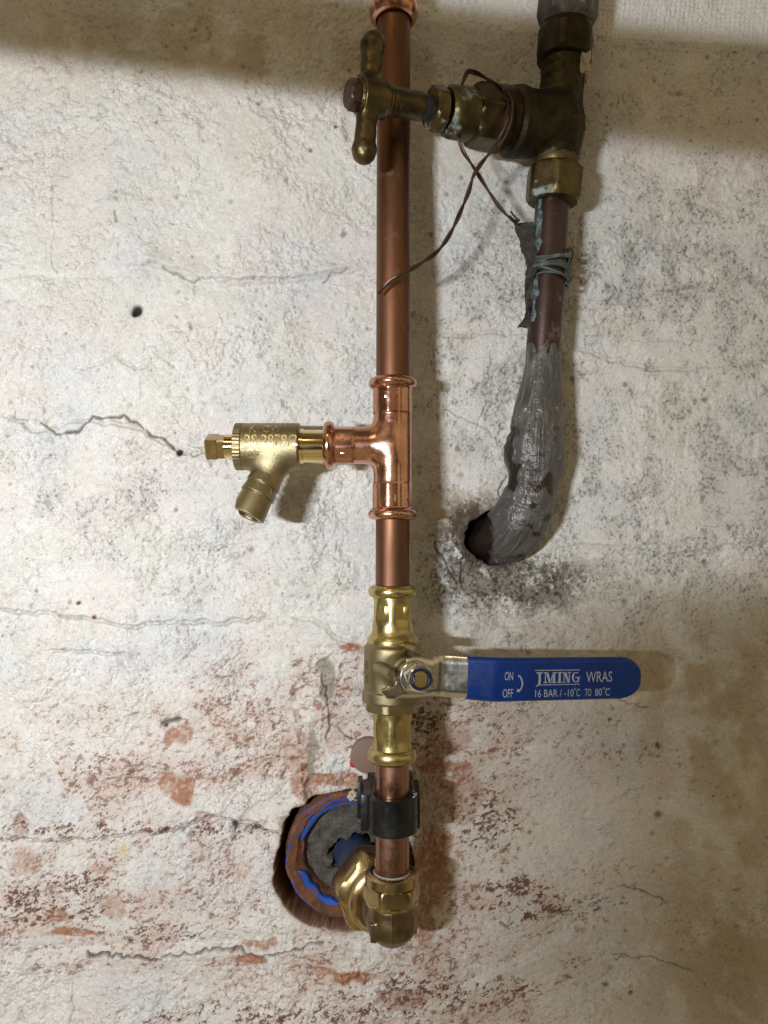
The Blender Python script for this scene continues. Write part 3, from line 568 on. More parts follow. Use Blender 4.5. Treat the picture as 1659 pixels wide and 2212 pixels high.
# ball valve
def ball_valve():
    ref = 1452; loc, R0 = line_frame(ref); al = math.radians(18.5)
    # local frame: x = lever direction, y = stem direction (to camera, a little right), z = down the pipe
    t = thing('ball_valve', 'yellow brass press ball valve with blue lever handle, in the copper riser', 'ball valve', loc, R0)
    z = lambda py: Lz(py, ref); s = Vector((math.sin(al), math.cos(al), 0)); sn = np.array(s)
    body = lambda P: None
    def f(P):
        d = cyl(P, (0, 0, z(1385)), (0, 0, z(1400)), 16.5, rnd=1.2)
        d = smin(d, cyl(P, (0, 0, z(1392)), (0, 0, z(1512)), 18.4, rnd=2.2), 1.5)
        d = np.minimum(d, cyl(P, (0, 0, z(1488)), (0, 0, z(1514)), 19.6, rnd=1.6))
        d = smin(d, torus(P, (0, 0, z(1402)), (0, 0, 1), 15.2, 2.5), 1)
        o_ = np.array((0, 0, -4.2)); d = smin(d, cyl(P, o_, o_ + sn * 27, 11.5, 9.5, rnd=1.), 5)
        d = smin(d, cyl(P, o_ + sn * 20, o_ + sn * 33, 7.5, rnd=.6), 1)
        return d
    obj('valve_body', sdf(f, (-22, -22, z(1380)), (26, 36, z(1520)), .6), m_cast, t, sharp=None)
    def ends(flip):
        q = 1263 if not flip else 1646; g = (lambda a: z(a)) if not flip else (lambda a: z(a))
        if not flip: P_ = [(z(1264), 11.4)] + bead(z(1277), 15.8, 4.0, 12.6) + [(z(1293), 12.6), (z(1300), 12.4), (z(1345), 12.9), (z(1362), 13.2), (z(1372), 14.6), (z(1378), 16.4), (z(1390), 16.4)]
        else: P_ = [(z(1532), 13.2), (z(1545), 12.9), (z(1575), 12.6), (z(1598), 12.4), (z(1606), 12.6)] + bead(z(1630), 15.9, 4.6, 12.9) + [(z(1646), 11.4)]
        def rf(th, tt, r):
            if r < 13.3 and r > 12 and (z(1294) < tt < z(1340) or z(1556) < tt < z(1604)):
                w_ = math.pi / 3; d = ((th + .5) % w_) - w_ / 2; return min(r + .2, 11.95 / math.cos(d))
            return r
        dense = []
        for a, b in zip(P_[:-1], P_[1:]):
            m = max(1, int(abs(b[0] - a[0]) / 1.5)); dense += [(a[0] + (b[0] - a[0]) * i / m, a[1] + (b[1] - a[1]) * i / m) for i in range(m)]
        dense.append(P_[-1]); return lathe(dense, 96, rfun=rf)
    obj('press_end', ends(False), m_bvalve, t, sharp=50); obj('press_end', ends(True), m_bvalve, t, sharp=50)
    obj('body_hexagon', lathe([(z(1512), 15.5, 15.4), (z(1514), 17.2, 15.9), (z(1531), 17.4, 15.9), (z(1534), 16.2, 15.4), (z(1534.5), 12.5)], 120, phase=.25), m_cast, t)
    # press marks
    Rm = Matrix(((1, 0, 0), (0, 0, 1), (0, -1, 0)))
    for q in (xf(rbox(-3.5, 3.5, -3, 3, -.2, .25, .1), Rm, (-1.5, 12.2, z(1316))), xf(text('N', 5.5, 4.6, .35, (-2.7, -2.3), 2, .02), Rm, (-1, 12.3, z(1593))), xf(rbox(-1.7, 1.7, -2.5, 2.5, -.2, .2, .1), Rm, (8.2, 9.6, z(1316)))): obj('press_mark', q, m_bvalve, t)
    V, Fc = text('VALVE', 15, 3.2, .7, (-8, -1.6), 2, .02); o2 = []
    for x, y, zz in V: th = -1.15 + y / 18.2; rr = 18.1 + zz; o2.append((rr * math.sin(th), rr * math.cos(th), x - 1.5))
    obj('raised_lettering', (o2, Fc), m_cast, t)
    # lug / stop
    tl = math.radians(2.4); l0 = Vector((math.cos(al), -math.sin(al), 0)); dn = Vector((0, 0, 1)); Fr = Matrix((l0 * math.cos(tl) + dn * math.sin(tl), s, dn * math.cos(tl) - l0 * math.sin(tl))).transposed()        # columns: lever dir, stem dir, down
    lx = lambda vf, T=(0, 0, 0): xf(vf, Fr, Fr @ Vector(T) + Vector((0, 0, -4.2)))
    obj('stop_lug', lx(join(lathe([(18, 3.2), (40, 3.0), (41, 2.2)], 24)[0:2] if False else xf(lathe([(14, 3.4), (39, 3.0), (40, 2.2)], 24), Matrix(((1, 0, 0), (0, 0, 1), (0, -1, 0))), (-14.5, 0, -1.5)), xf(lathe([(14, 3.0), (36, 2.8), (37, 2.2)], 24), Matrix(((1, 0, 0), (0, 0, 1), (0, -1, 0))), (3, 0, -15)))), m_cast, t)
    # lever: steel strap outline in lever/down plane with two bends
    hw = 12.0
    def prof_y(x):    # stand-off of plate above stem base along lever
        if x < 17: return 40.0
        if x < 46: return 40 + (x - 17) / 29 * 15.0
        return 55.0
    def strap(x0, x1, hwf, thick, n=60, yoff=0, endround=False, m=10):
        xs_ = list(np.linspace(x0, x1, n)); V = []; Fc = []
        for side in (0, 1):
            for x in xs_:
                y = np.mean([prof_y(x + e) for e in (-2, -1, 0, 1, 2)]) + yoff; h0, h1 = hwf(x)
                for j in range(m + 1):
                    u = j / m; zz = h0 + (h1 - h0) * u; edge = min(u, 1 - u) * abs(h1 - h0); ee = max(0, 1 - edge / (thick * .5)); sh = thick / 2 * math.sqrt(max(0, 1 - ee * ee)) if ee > 0 else thick / 2
                    ex = max(0, 1 - (x1 - x) / (thick * .5)) if endround else 0; sh *= math.sqrt(max(0, 1 - ex * ex))
                    V.append((x, y + (sh if side == 0 else -sh), zz))
        k = (m + 1); N = n * k
        for i in range(n - 1):
            for j in range(m):
                a = i * k + j; Fc.append((a, a + 1, a + k + 1, a + k)); Fc.append((N + a, N + a + k, N + a + k + 1, N + a + 1))
        for i in range(n - 1):
            a = i * k; Fc.append((a, a + k, N + a + k, N + a)); a += m; Fc.append((a + k, a, N + a, N + a + k))
        for a0 in (0, (n - 1) * k):
            for j in range(m): a = a0 + j; Fc.append((a, N + a, N + a + 1, a + 1) if a0 == 0 else (a + 1, N + a + 1, N + a, a))
        return V, Fc
    def steel_w(x):
        if x < -12: u = (x + 21) / 9; return (7.0 - 2.5 * max(0, u) , 6 + 7 * min(1, max(.0, u) ** .5 + .25))
        if x < -5: u = (x + 12) / 7; return (4.5 - 15 * u ** .8, 13)
        if x < 12: return (-10.5 - 1.2 * math.sin((x + 5) / 17 * math.pi), 13.0 - .6 * sst(0, 12, x))
        return (-12.2, 12.2)
    obj('lever_plate', lx(strap(-21, 36, steel_w, 2.6, 90)), m_steel, t, sharp=40)
    x1 = 149.0
    def blue_w(x):
        h = 13.2 - .5 * math.exp(-(x - 31) / 6)
        if x > x1 - 16: u = (x - (x1 - 16)) / 16; h = .8 + (h - .8) * math.sqrt(max(0, 1 - u ** 2.2))
        return (-h, h)
    sl = obj('handle_sleeve', lx(strap(31, x1, blue_w, 5.0, 150, endround=True, m=24)), m_blue, t, sharp=60)
    # printed marks: drawn in (x along lever, down) -> px mapped
    yt = 55 + 2.5
    def mark(vf): # text local x right, y up -> lever x, -down
        V, Fc = vf; return lx(([(x, yt + .05 + z_, -y) for x, y, z_ in V], Fc))
    T_ = lambda body, a, b, top, bot, off=0.0: mark(text(body, b - a, bot - top, .05, (a, -bot), 3, off))
    # sizes in mm: px 1005..1387 on photo  -> lever mm
    def lv(px):   # invert the perspective of the front face
        best = None
        lo, hi = 20., 160.
        for _ in range(40):
            m_ = (lo + hi) / 2; p = (t.matrix_world @ ((Fr @ Vector((m_, yt, 0)) + Vector((0, 0, -4.2))) * MM)); q = 829.5 + p.x / (D + p.y) * F
            if q < px: lo = m_
            else: hi = m_
        return lo
    def vz(py, px=1200):
        m_ = lv(px); p = (t.matrix_world @ ((Fr @ Vector((m_, yt, 0)) + Vector((0, 0, -4.2))) * MM)); return (-(py - 1106) * (D + p.y) / F - p.z) / -MM
    items = [T_('ON', lv(1090), lv(1108), vz(1450), vz(1468), -.002), T_('OFF', lv(1087), lv(1109), vz(1486), vz(1504), -.002),
             T_('WRAS', lv(1266), lv(1322), vz(1452), vz(1475), .0), T_('16 BAR / -10', lv(1157), lv(1240), vz(1489), vz(1505), -.002), T_('C', lv(1246), lv(1253), vz(1489), vz(1505)), T_('TO', lv(1264), lv(1278), vz(1489), vz(1505)),
             T_('80', lv(1286), lv(1301), vz(1489), vz(1505)), T_('C', lv(1308), lv(1318), vz(1489), vz(1505)), T_('o', lv(1240.5), lv(1245), vz(1486), vz(1491), .01), T_('o', lv(1303), lv(1307.5), vz(1486), vz(1491), .01)]
    def poly(pts): return mark(([(x, -y, .05) for x, y in pts], [tuple(range(len(pts)))]))
    def rect(a, b, top, bot): return poly([(lv(a), vz(bot)), (lv(b), vz(bot)), (lv(b), vz(top)), (lv(a), vz(top))])
    def quad(p): return poly([(lv(x), vz(y)) for x, y in p])
    T1, B1 = 1452, 1475
    items += [rect(1155, 1252, 1447, 1448.6), rect(1164, 1252, 1478, 1479.6)]
    # J
    items += [rect(1158, 1172, T1, T1 + 2), rect(1163, 1168, T1 + 2, B1 + 1), quad([(1163, B1 + 1), (1168, B1 + 1), (1163, B1 + 6), (1157, B1 + 8)])]
    # M
    items += [rect(1174, 1182, T1, T1 + 2), rect(1174, 1183, B1 - 2, B1), rect(1177, 1179, T1 + 2, B1 - 2), quad([(1186, B1), (1190, B1), (1183.5, T1), (1178.5, T1)]), quad([(1187, B1), (1189, B1), (1197, T1), (1194.5, T1)]), rect(1194, 1199, T1 + 2, B1 - 2), rect(1193, 1202, T1, T1 + 2), rect(1191, 1202, B1 - 2, B1)]
    # I
    items += [rect(1204, 1213, T1, T1 + 2), rect(1204, 1213, B1 - 2, B1), rect(1206, 1211, T1 + 2, B1 - 2)]
    # N
    items += [rect(1214, 1222, T1, T1 + 2), rect(1214, 1222, B1 - 2, B1), rect(1217, 1219, T1 + 2, B1 - 2), quad([(1226, B1), (1231, B1), (1222, T1), (1217, T1)]), rect(1228.5, 1230.5, T1 + 2, B1 - 2), rect(1225, 1233, T1, T1 + 2)]
    # G
    arc = []
    cx, cy, rx, ry = 1243.5, 1463.5, 8.5, 11.5
    for i in range(13): a = math.radians(-50 - i * 260 / 12); arc.append((cx + rx * math.cos(a), cy + ry * math.sin(a)))
    for i in range(12):
        a0 = arc[i]; a1 = arc[i + 1]; ki = lambda p: (cx + (p[0] - cx) * (.52), cy + (p[1] - cy) * .84)
        q = [a0, a1, ki(a1), ki(a0)]; items.append(quad(q[::-1]))
    items += [rect(1247, 1251, 1464, 1474), rect(1243, 1253, 1463, 1465)]
    # curved arrow
    pts = [(1121 + 6.5 * math.sin(i / 8 * math.pi) - 1.0 * (i / 8), 1459 + 34 * i / 8) for i in range(9)]
    for i in range(8): a0, a1 = pts[i], pts[i + 1]; items.append(quad([(a0[0], a0[1]), (a1[0], a1[1]), (a1[0] + 3.2, a1[1]), (a0[0] + 3.2, a0[1])][::-1]))
    items += [quad([(1119, 1462), (1126, 1460), (1119, 1456)][::1]), quad([(1117, 1493), (1126, 1489), (1118, 1486)])]
    ink = obj('printed_lettering', join(*items), m_white, sl, smooth=False)
    # stem nut
    RS = Matrix(((1, 0, 0), (0, 0, 1), (0, -1, 0)))      # lathe z -> stem (+y)
    obj('spring_washer', lx(xf(lathe([(41, 9.6), (41.4, 9.9), (42.6, 9.9), (43, 9.4)], 48), RS)), m_steel, t)
    obj('nut', lx(xf(lathe([(42.8, 8.6, 8.1), (43.6, 9.3, 8.3), (48, 9.4, 8.3), (49.2, 8.6, 8.2), (50.2, 8.0), (50.8, 7.3), (50.7, 6.7), (49.6, 6.5)], 96, phase=.3), RS)), m_steel, t)
    obj('nylon_ring', lx(xf(lathe([(49, 4.6), (50.2, 4.9), (50.5, 5.5), (50.2, 6.1), (49.4, 6.4)], 48), RS)), m_bluen, t)
    obj('stem', lx(xf(lathe([(35, 4.9, 3.9), (50.6, 4.9, 3.9), (51.0, 4.6, 3.7)], 64, sides=2, phase=math.pi / 2), RS)), m_brasspol, t)
ball_valve()

# black pipe clip
def clip():
    ref = 1752; loc, R = line_frame(ref); t = thing('pipe_clip', 'black plastic pipe clip around the lowest copper pipe', 'pipe clip', loc, R)
    h0, h1 = Lz(1714, ref), Lz(1792, ref)
    def band():
        V = []; Fc = []; n = 60
        a0, a1 = math.radians(-62), math.radians(242)
        for i in range(n + 1):
            a = a0 + (a1 - a0) * i / n
            for r, zz in ((11.3, h0 + .8), (11.9, h0), (15.9, h0), (16.7, h0 + .9), (16.7, h1 - .9), (15.9, h1), (11.9, h1), (11.3, h1 - .8)): V.append((r * math.cos(a), r * math.sin(a), zz))
        for i in range(n):
            for j in range(8): k = (j + 1) % 8; Fc.append((i * 8 + j, i * 8 + k, (i + 1) * 8 + k, (i + 1) * 8 + j))
        Fc += [tuple(range(8)), tuple(n * 8 + i for i in range(7, -1, -1))]; return V, Fc
    obj('band', band(), m_blackp, t)
    obj('band_seam', lathe([(h0 + 12.6, 16.65), (h0 + 12.7, 16.95), (h0 + 13.3, 16.95), (h0 + 13.4, 16.65)], 60, caps=False), m_blackp, t)
    obj('standoff', join(rbox(-18, 15, -34, -9.5, h0 + .8, h1 + 1.2, 1.0), rbox(-20, -13.5, -26, 6, h0 - 1.0, h1 - 1, .8), rbox(13.5, 18, -26, 2, h0 - 1, h1 - 1, .8), rbox(-22.5, -19.5, -18, -4, h0 - 6, h1 - 5, .6), rbox(-17, 15, -60, -33, h0 + 3, h1 - 2, 1)), m_blackp, t)
    ap = [(13.4, 8.2, h0 - .4), (15.2, 5.0, h0 - .6), (15.6, 1.0, h0 - .6), (13.8, -3.0, h0 - .5)]
    obj('highlight_strip', tube(spline([(x, y, zz) for x, y, zz in ap], 6), .45, 8), m_white, t)  # white tube standing in for a highlight on the clip's top edge
clip()

# bottom elbow
def elbow():
    ref = 1900; loc, R = line_frame(ref); t = thing('compression_elbow', 'brass compression elbow with large hexagon nut at the foot of the copper line', 'pipe fitting', loc, R)
    z = lambda py: Lz(py, ref) ; cz = 24.0
    br = np.array((-.30, -.95, -.05)); br /= np.linalg.norm(br)
    def f(P):
        d = cyl(P, (0, 0, 12), (0, 0, cz + 10), 15.2, rnd=4.5); d = smin(d, sph(P, (0, 0, cz + 2), 15.4), 2)
        d = smin(d, cyl(P, (0, 0, cz), np.array((0, 0, cz)) + br * 26, 15.2, 16.5, 1), 3)
        d = smin(d, boxd(P, (14.6, -3, cz + 3), (1.4, 5, 6.5), .6), .8); d = smin(d, boxd(P, (-11.5, 10, cz + 4), (2, 2.5, 6), .8), 1)
        d = np.minimum(d, cyl(P, (0, 0, 17), (0, 0, 19), 14.8, rnd=.5))
        d = d - .45 * np.exp(-(P[..., 0] / .45) ** 2) * (P[..., 1] > 0)
        return d
    obj('elbow_body', sdf(f, (-32, -42, 10), (20, 19, cz + 19), .6), m_elbow, t, sharp=None)
    zz = -5
    nut = lathe([(zz, 12.2), (zz - .6, 14.2), (zz, 16.0), (zz + 1.0, 17.0), (zz + 6, 17.2), (zz + 6.6, 16.3), (zz + 7, 17.6, 16.3), (zz + 9, 18.6, 16.3), (zz + 15, 18.6, 16.3), (zz + 16.5, 17.6, 16.2), (zz + 17, 17.2), (zz + 18.6, 17.0), (zz + 19.4, 16.0), (zz + 20, 14.5)], 120, phase=.15)
    obj('pipe_nut', nut, m_elnut, t)
    obj('thread_tape', lathe([(zz - .6, 11.0), (zz - .55, 11.5), (zz - .1, 11.7), (zz + .3, 12.1)], 48, rfun=lambda th, tt, r: r + .2 * math.sin(7 * th) * math.sin(3 * th), caps=False), m_putty, t)
    # branch nut
    o = Vector((0, 0, cz)) + Vector(br) * 18; Fb = frame(Vector(br), (0, 0, 1))
    bn = lathe([(0, 16.8), (2, 18.2), (3, 19.8), (4.5, 20.3), (6, 20.4), (6.2, 19.2), (9, 19.6), (10.5, 20.8), (11.5, 22.5, 22.4), (13, 25.0, 23.2), (16, 26.0, 23.6), (27, 26.6, 23.6), (29, 25.6, 23.4), (30, 24.2, 23), (30, 17)], 120, phase=.35)
    bn = ([(x * 1.1, y * 1.1, z_) for x, y, z_ in bn[0]], bn[1])
    obj('union_nut', xf(bn, Fb, o), m_elnut, t)
    # return world position of the nut rear for the plastic pipe
    p = t.matrix_world @ ((o + Vector(br) * 30) * MM); d = (t.matrix_world.to_3x3() @ Vector(br)).normalized(); return p, d
NP, ND = elbow()

def blue_pipe():
    t = thing('water_pipe', 'dark blue plastic water pipe coming out of the wall into the big brass nut', 'pipe', NP - ND * .012, frame(ND))
    obj('tube', lathe([(i * 4., 15.0) for i in range(16)], 48), m_bluepipe, t)
blue_pipe()

# clay sleeve in the wall
def sleeve():
    c = W(752, 1854, 0); t = thing('clay_sleeve', 'round terracotta sleeve smeared with blue, set in the hole low in the wall', 'pipe sleeve', c)
    Ry = frame((0, 1, 0), (1, 0, 0))
    wob = lambda th, tt, r: r + .5 * math.sin(3 * th + tt * .2) + .35 * math.sin(7 * th) + .3 * math.sin(13 * th + 1) + .45 * math.sin(29 * th + tt * .9) * math.sin(17 * th + 2) + random.uniform(-.22, .22)
    obj('clay_ring', xf(lathe([(50, 45.5), (30, 46.2), (7, 46.5), (3.5, 45.4), (2.5, 43), (4.5, 38.5), (9, 36.2), (10.5, 34.0), (15, 32.4), (26, 31.5), (50, 31.5)], 128, rfun=wob, caps=False), Ry), m_terra, t)
    # blue plastic rings: arcs riding on the clay
    def arc(r, yy, a0, a1, w_, th_, seed):
        r_ = random.Random(seed); V = []; Fc = []; n = 70; ph = r_.random() * 6
        for i in range(n + 1):
            u = i / n; a = math.radians(a0 + (a1 - a0) * u); wd = w_ * (math.sin(math.pi * min(1, max(0, u))) ** .35 + .05) * (.8 + .25 * math.sin(7 * u + ph) * math.sin(13 * u + ph)); rr = r + .8 * math.sin(5 * u + ph)
            for q, o in ((-wd, .5), (-wd * .8, -th_ * .8), (0, -th_), (wd * .8, -th_ * .8), (wd, .5)): V.append(((rr + q) * math.cos(a), yy + o - q * .35, (rr + q) * math.sin(a)))
        for i in range(n):
            for j in range(4): Fc.append((i * 5 + j, i * 5 + j + 1, (i + 1) * 5 + j + 1, (i + 1) * 5 + j))
        return V, Fc
    obj('blue_smear', join(arc(41, 4.6, 45, 165, 1.6, 1.3, 1), arc(36.0, 9.0, 40, 165, 3.2, 1.8, 2), arc(38.0, 7.4, 198, 268, 5.2, 2.2, 5), arc(43.8, 4.2, 150, 250, 1.3, 1.2, 6), arc(44.6, 4.2, 52, 140, 1.4, 1.2, 7), arc(44, 4.5, -25, 40, 1.6, 1.3, 8), arc(40, 6.0, 100, 150, .9, 1.6, 9)), m_bluepaint, t)
    # plug of mortar inside, with a ragged mouth round the blue pipe
    bm = bmesh.new(); n, mr = 96, 16; rows = []
    pc = W(775, 1857, .02) - c; pcx, pcz = pc.x * 1e3 , pc.z * 1e3
    for j in range(mr + 1):
        row = []
        for i in range(n):
            a = 2 * math.pi * i / n; ro = 32.2; ri = 18.5 + 1.6 * math.sin(5 * a) + 1.2 * math.sin(11 * a + 1) + random.uniform(-.7, .7)
            if 2.2 < a < 3.5: ri += 3.0
            p0 = (pcx + ri * math.cos(a), pcz + ri * math.sin(a)); 
            q = math.hypot(*p0)
            if q > 31: p0 = (p0[0] * 31 / q, p0[1] * 31 / q)
            u = j / mr; x = p0[0] * (1 - u) + ro * math.cos(a) * u; z = p0[1] * (1 - u) + ro * math.sin(a) * u
            row.append(bm.verts.new((x * MM, (17 + 4 * (1 - u) ** 2 + 1.3 * math.sin(x * .4) * math.cos(z * .35) + random.uniform(-.5, .5)) * MM, z * MM)))
        rows.append(row)
    inner = [bm.verts.new((v.co.x, .055, v.co.z)) for v in rows[0]]; rows = [inner] + rows
    for a, b in zip(rows[:-1], rows[1:]):
        for i in range(n): k = (i + 1) % n; bm.faces.new((a[i], a[k], b[k], b[i]))
    bm.normal_update(); me = bpy.data.meshes.new('mortar_fill'); bm.to_mesh(me); bm.free(); me.shade_smooth(); me.materials.append(m_mortar)
    o = bpy.data.objects.new('mortar_fill', me); C.objects.link(o); o.parent = t
    lump = lambda P: sph(P, (0, 0, 0), 3.4) + .9 * np.sin(P[..., 0] * 1.5 + 1) * np.sin(P[..., 2] * 1.3) + .4 * np.sin(P[..., 1] * 2.4)
    o = obj('mortar_lump', sdf(lump, (-6, -6, -6), (6, 6, 6), .6), m_pebble, sharp=None); o.location = W(762, 1718, -.004)
    tagobj(o, 'small pale mortar crumb beside the black clip, at the top edge of the hole', 'mortar')
sleeve()

# disc behind valve with red edge
def disc():
    c = W(796, 1634, -.004); t = thing('wall_disc', 'smooth pinkish brown disc on the wall behind the lower end of the ball valve', 'disc', c)
    Ry = frame((0, 1, 0), (1, 0, 0)); obj('plate', xf(lathe([(0, 11.0), (.5, 12.4), (1.2, 12.8), (8, 12.8)], 64), Ry), m_disc, t)
    obj('red_tab', xf(lathe([(0, 2.0), (.5, 3.0), (8, 3.0)], 20), Ry, (-10.6, 1.6, -5.8)), m_red, t)
disc()

# ------------------------------------------------------------------ old line at the right
def oldp(px, py, y): return W(px, py, y)
def old_stopcock():
    yb = -.035; c = W(1211, 262, yb); t = thing('stopcock', 'old tarnished brass stopcock with cross handle on the right hand pipe', 'stopcock', c)
    k = (D + yb) / F * 1e3
    loc = lambda px, py, y: np.array((W(px, py, y) - c) * 1e3)
    top = loc(1220, 104, -.034); bot = loc(1200, 354, -.033); v = (bot - top) / np.linalg.norm(bot - top)
    hub = loc(796, 211, -.087); root = loc(1190, 277, -.034); s = (hub - root) / np.linalg.norm(hub - root); SL = np.linalg.norm(hub - root)
    rt = root
    at = lambda px: rt + s * (SL * (1190 - px) / (1190 - 796.) * 1.0)      # roughly along branch for a given px
    def f(P):
        d = cyl(P, top, bot, 14.4, 15.0, 1.)
        d = smin(d, cyl(P, top, top + v * 14, 16.0, 13.5, 1), 3)
        mid = (top * .42 + bot * .58)
        d = smin(d, sph(P, rt - s * 3, 19.5), 7)
        d = smin(d, cyl(P, rt - s * 6, at(1112), 21.6, 21.2, 1.5), 5)
        d = np.minimum(d, cyl(P, rt + s * 1, rt + s * 4, 22.2, rnd=1.6))
        d = smin(d, cyl(P, bot - v * 18, bot + v * 3, 15.0, rnd=1.), 3)
        d = d + .25 * np.sin(P[..., 0] * .7 + 2) * np.sin(P[..., 1] * .6) * np.sin(P[..., 2] * .8)
        return d
    obj('valve_body', sdf(f, (-36, -44, -42), (30, 30, 66), .75), m_old, t, sharp=None)
    Fs = frame(Vector(s), (0, 0, 1)); L_ = lambda px: SL * (1190 - px) / (1190 - 796.)
    on = lambda vf, o=None: xf(vf, Fs, Vector(rt))
    def wobr(a=.25, f1=5): return lambda th, tt, r: r + a * math.sin(f1 * th + tt) * .6 + a * .5 * math.sin(11 * th + tt * .7)
    obj('bonnet_flange', on(lathe([(L_(1118), 20), (L_(1114), 22.2), (L_(1108), 22.6), (L_(1096), 22.1), (L_(1090), 19.3), (L_(1084), 20.4), (L_(1070), 20.6), (L_(1062), 18.5)], 80, rfun=wobr())), m_old, t)
    obj('bonnet_hexagon', on(lathe([(L_(1066), 18.8), (L_(1062), 19.8, 17.8), (L_(1056), 20.8, 18.0), (L_(1018), 20.4, 17.4), (L_(1008), 18.8, 16.8), (L_(1004), 16.4)], 120, phase=.55)), m_oldlit, t)
    obj('gland_housing', on(lathe([(L_(1010), 15.8), (L_(1000), 16.2), (L_(965), 15.7), (L_(958), 15.0), (L_(952), 13.0)], 80, rfun=wobr(.3))), m_oldnut, t)
    obj('gland_nut', on(lathe([(L_(948), 11), (L_(944), 13.0, 12.4), (L_(938), 14.0, 12.5), (L_(924), 13.6, 12.3), (L_(920), 12.2, 11.8), (L_(918), 8)], 120, phase=.2)), m_oldnut, t)
    obj('spindle', on(lathe([(L_(952), 7.6), (L_(900), 7.4), (L_(884), 7.2)], 40, rfun=wobr(.25, 3))), m_spindle, t)
    obj('brass_collar', on(lathe([(L_(900), 8.0), (L_(898), 8.4), (L_(846), 8.6), (L_(838), 8.8)], 48)), m_oldlit, t)
    up = Vector(loc(811, 74, -.087) - loc(789, 345, -.089)).normalized(); upn = np.array(up)
    def hf(P):
        d = cyl(P, hub - s * 11, hub + s * 6, 11.2, 12.0, 1.6); d = smin(d, cyl(P, hub - s * 14, hub - s * 9, 9.4, 9.8, 1), 1.5)
        for sg in (1, -1):
            a = hub + upn * sg * 8; b = hub + upn * sg * 33.5
            arm = cyl(P, a, b, 6.0, 7.0, 2.0); arm = smin(arm, sph(P, b, 7.3), 2.5); d = smin(d, arm, 4)
        d = np.minimum(d, cyl(P, hub + s * 5, hub + s * 7.6, 10.2, rnd=1.))
        return d + .12 * np.sin(P[..., 0] * .9) * np.sin(P[..., 2] * .8 + 1)
    lo = hub - np.array((26, 22, 48)); hi = hub + np.array((26, 22, 48))
    h = obj('cross_handle', sdf(hf, lo, hi, .7), m_oldlit, t, sharp=None)
    cap = lathe([(7.4, 9.0, 8.0), (8.5, 9.6, 8.2), (12.6, 9.2, 8.0), (13.6, 7.6)], 96, phase=.3); obj('handle_screw', xf(cap, Fs, Vector(hub)), m_wire, h)
    # compression nuts on the vertical run
    Fv = frame(Vector(v), (1, 0, 0))
    ln = lathe([(-4, 13.5), (-3.5, 15.8), (0, 16.2), (2, 15.6), (2.4, 16.4), (4, 18.4, 17.2), (6, 19.2, 17.3), (20, 19.2, 17.3), (23, 18.6, 17), (25.5, 16.4), (26, 11)], 120, phase=.5, rfun=wobr(.12))
    obj('lower_nut', xf(ln, Fv, Vector(bot) + Vector(v) * .5), m_oldnut, t)
    un = lathe([(-2, 13), (-1.4, 16.6), (2, 17.4), (4, 19.0, 17.6), (20, 19.2, 17.6), (22, 17.8), (23, 16)], 120, phase=.2, rfun=wobr(.12))
    obj('upper_nut', xf(un, Fv, Vector(top) - Vector(v) * 13), m_old, t)
    return c, top, v, k
SC, STOP, SV, SK = old_stopcock()
def top_fitting():
    p = SC + Vector(STOP) * MM - Vector(SV) * .0135; t = thing('pipe_union', 'grey limescaled union nut above the old stopcock at the top edge', 'pipe fitting', p, frame(-Vector(SV), (1, 0, 0)))
    ir = lambda th, tt, r: r + .35 * math.sin(4 * th + tt) + .2 * math.sin(9 * th)
    obj('union_nut', lathe([(-1, 14), (0, 17.0), (3, 17.6), (4, 18.6, 17.6), (8, 20, 18.0), (30, 20, 18), (34, 17)], 120, phase=.1, rfun=ir), m_greynut, t)
    obj('stub', lathe([(30, 12), (70, 12)], 40), m_greynut, t)
    def lime(P): return sph(P, (0, 0, 0), 5.5) + .9 * np.sin(P[..., 0] * .8 + 1) * np.sin(P[..., 2] * .9) + .6 * np.sin(P[..., 1] * 1.3)
    V, Fq = sdf(lime, (-9, -9, -9), (9, 9, 9), .7)
    for px, py, y, sx, sy, sz in [(1262, 126, -.0445, .75, .5, 1.7), (1172, 92, -.038, .35, .5, 1.5), (1266, 175, -.038, .4, .4, .8)]:
        o = obj('lime_crust', (V * np.array((sx, sy, sz)), Fq), m_pebble, t, sharp=None); o.matrix_parent_inverse = t.matrix_world.inverted(); o.location = W(px, py, y)
top_fitting()

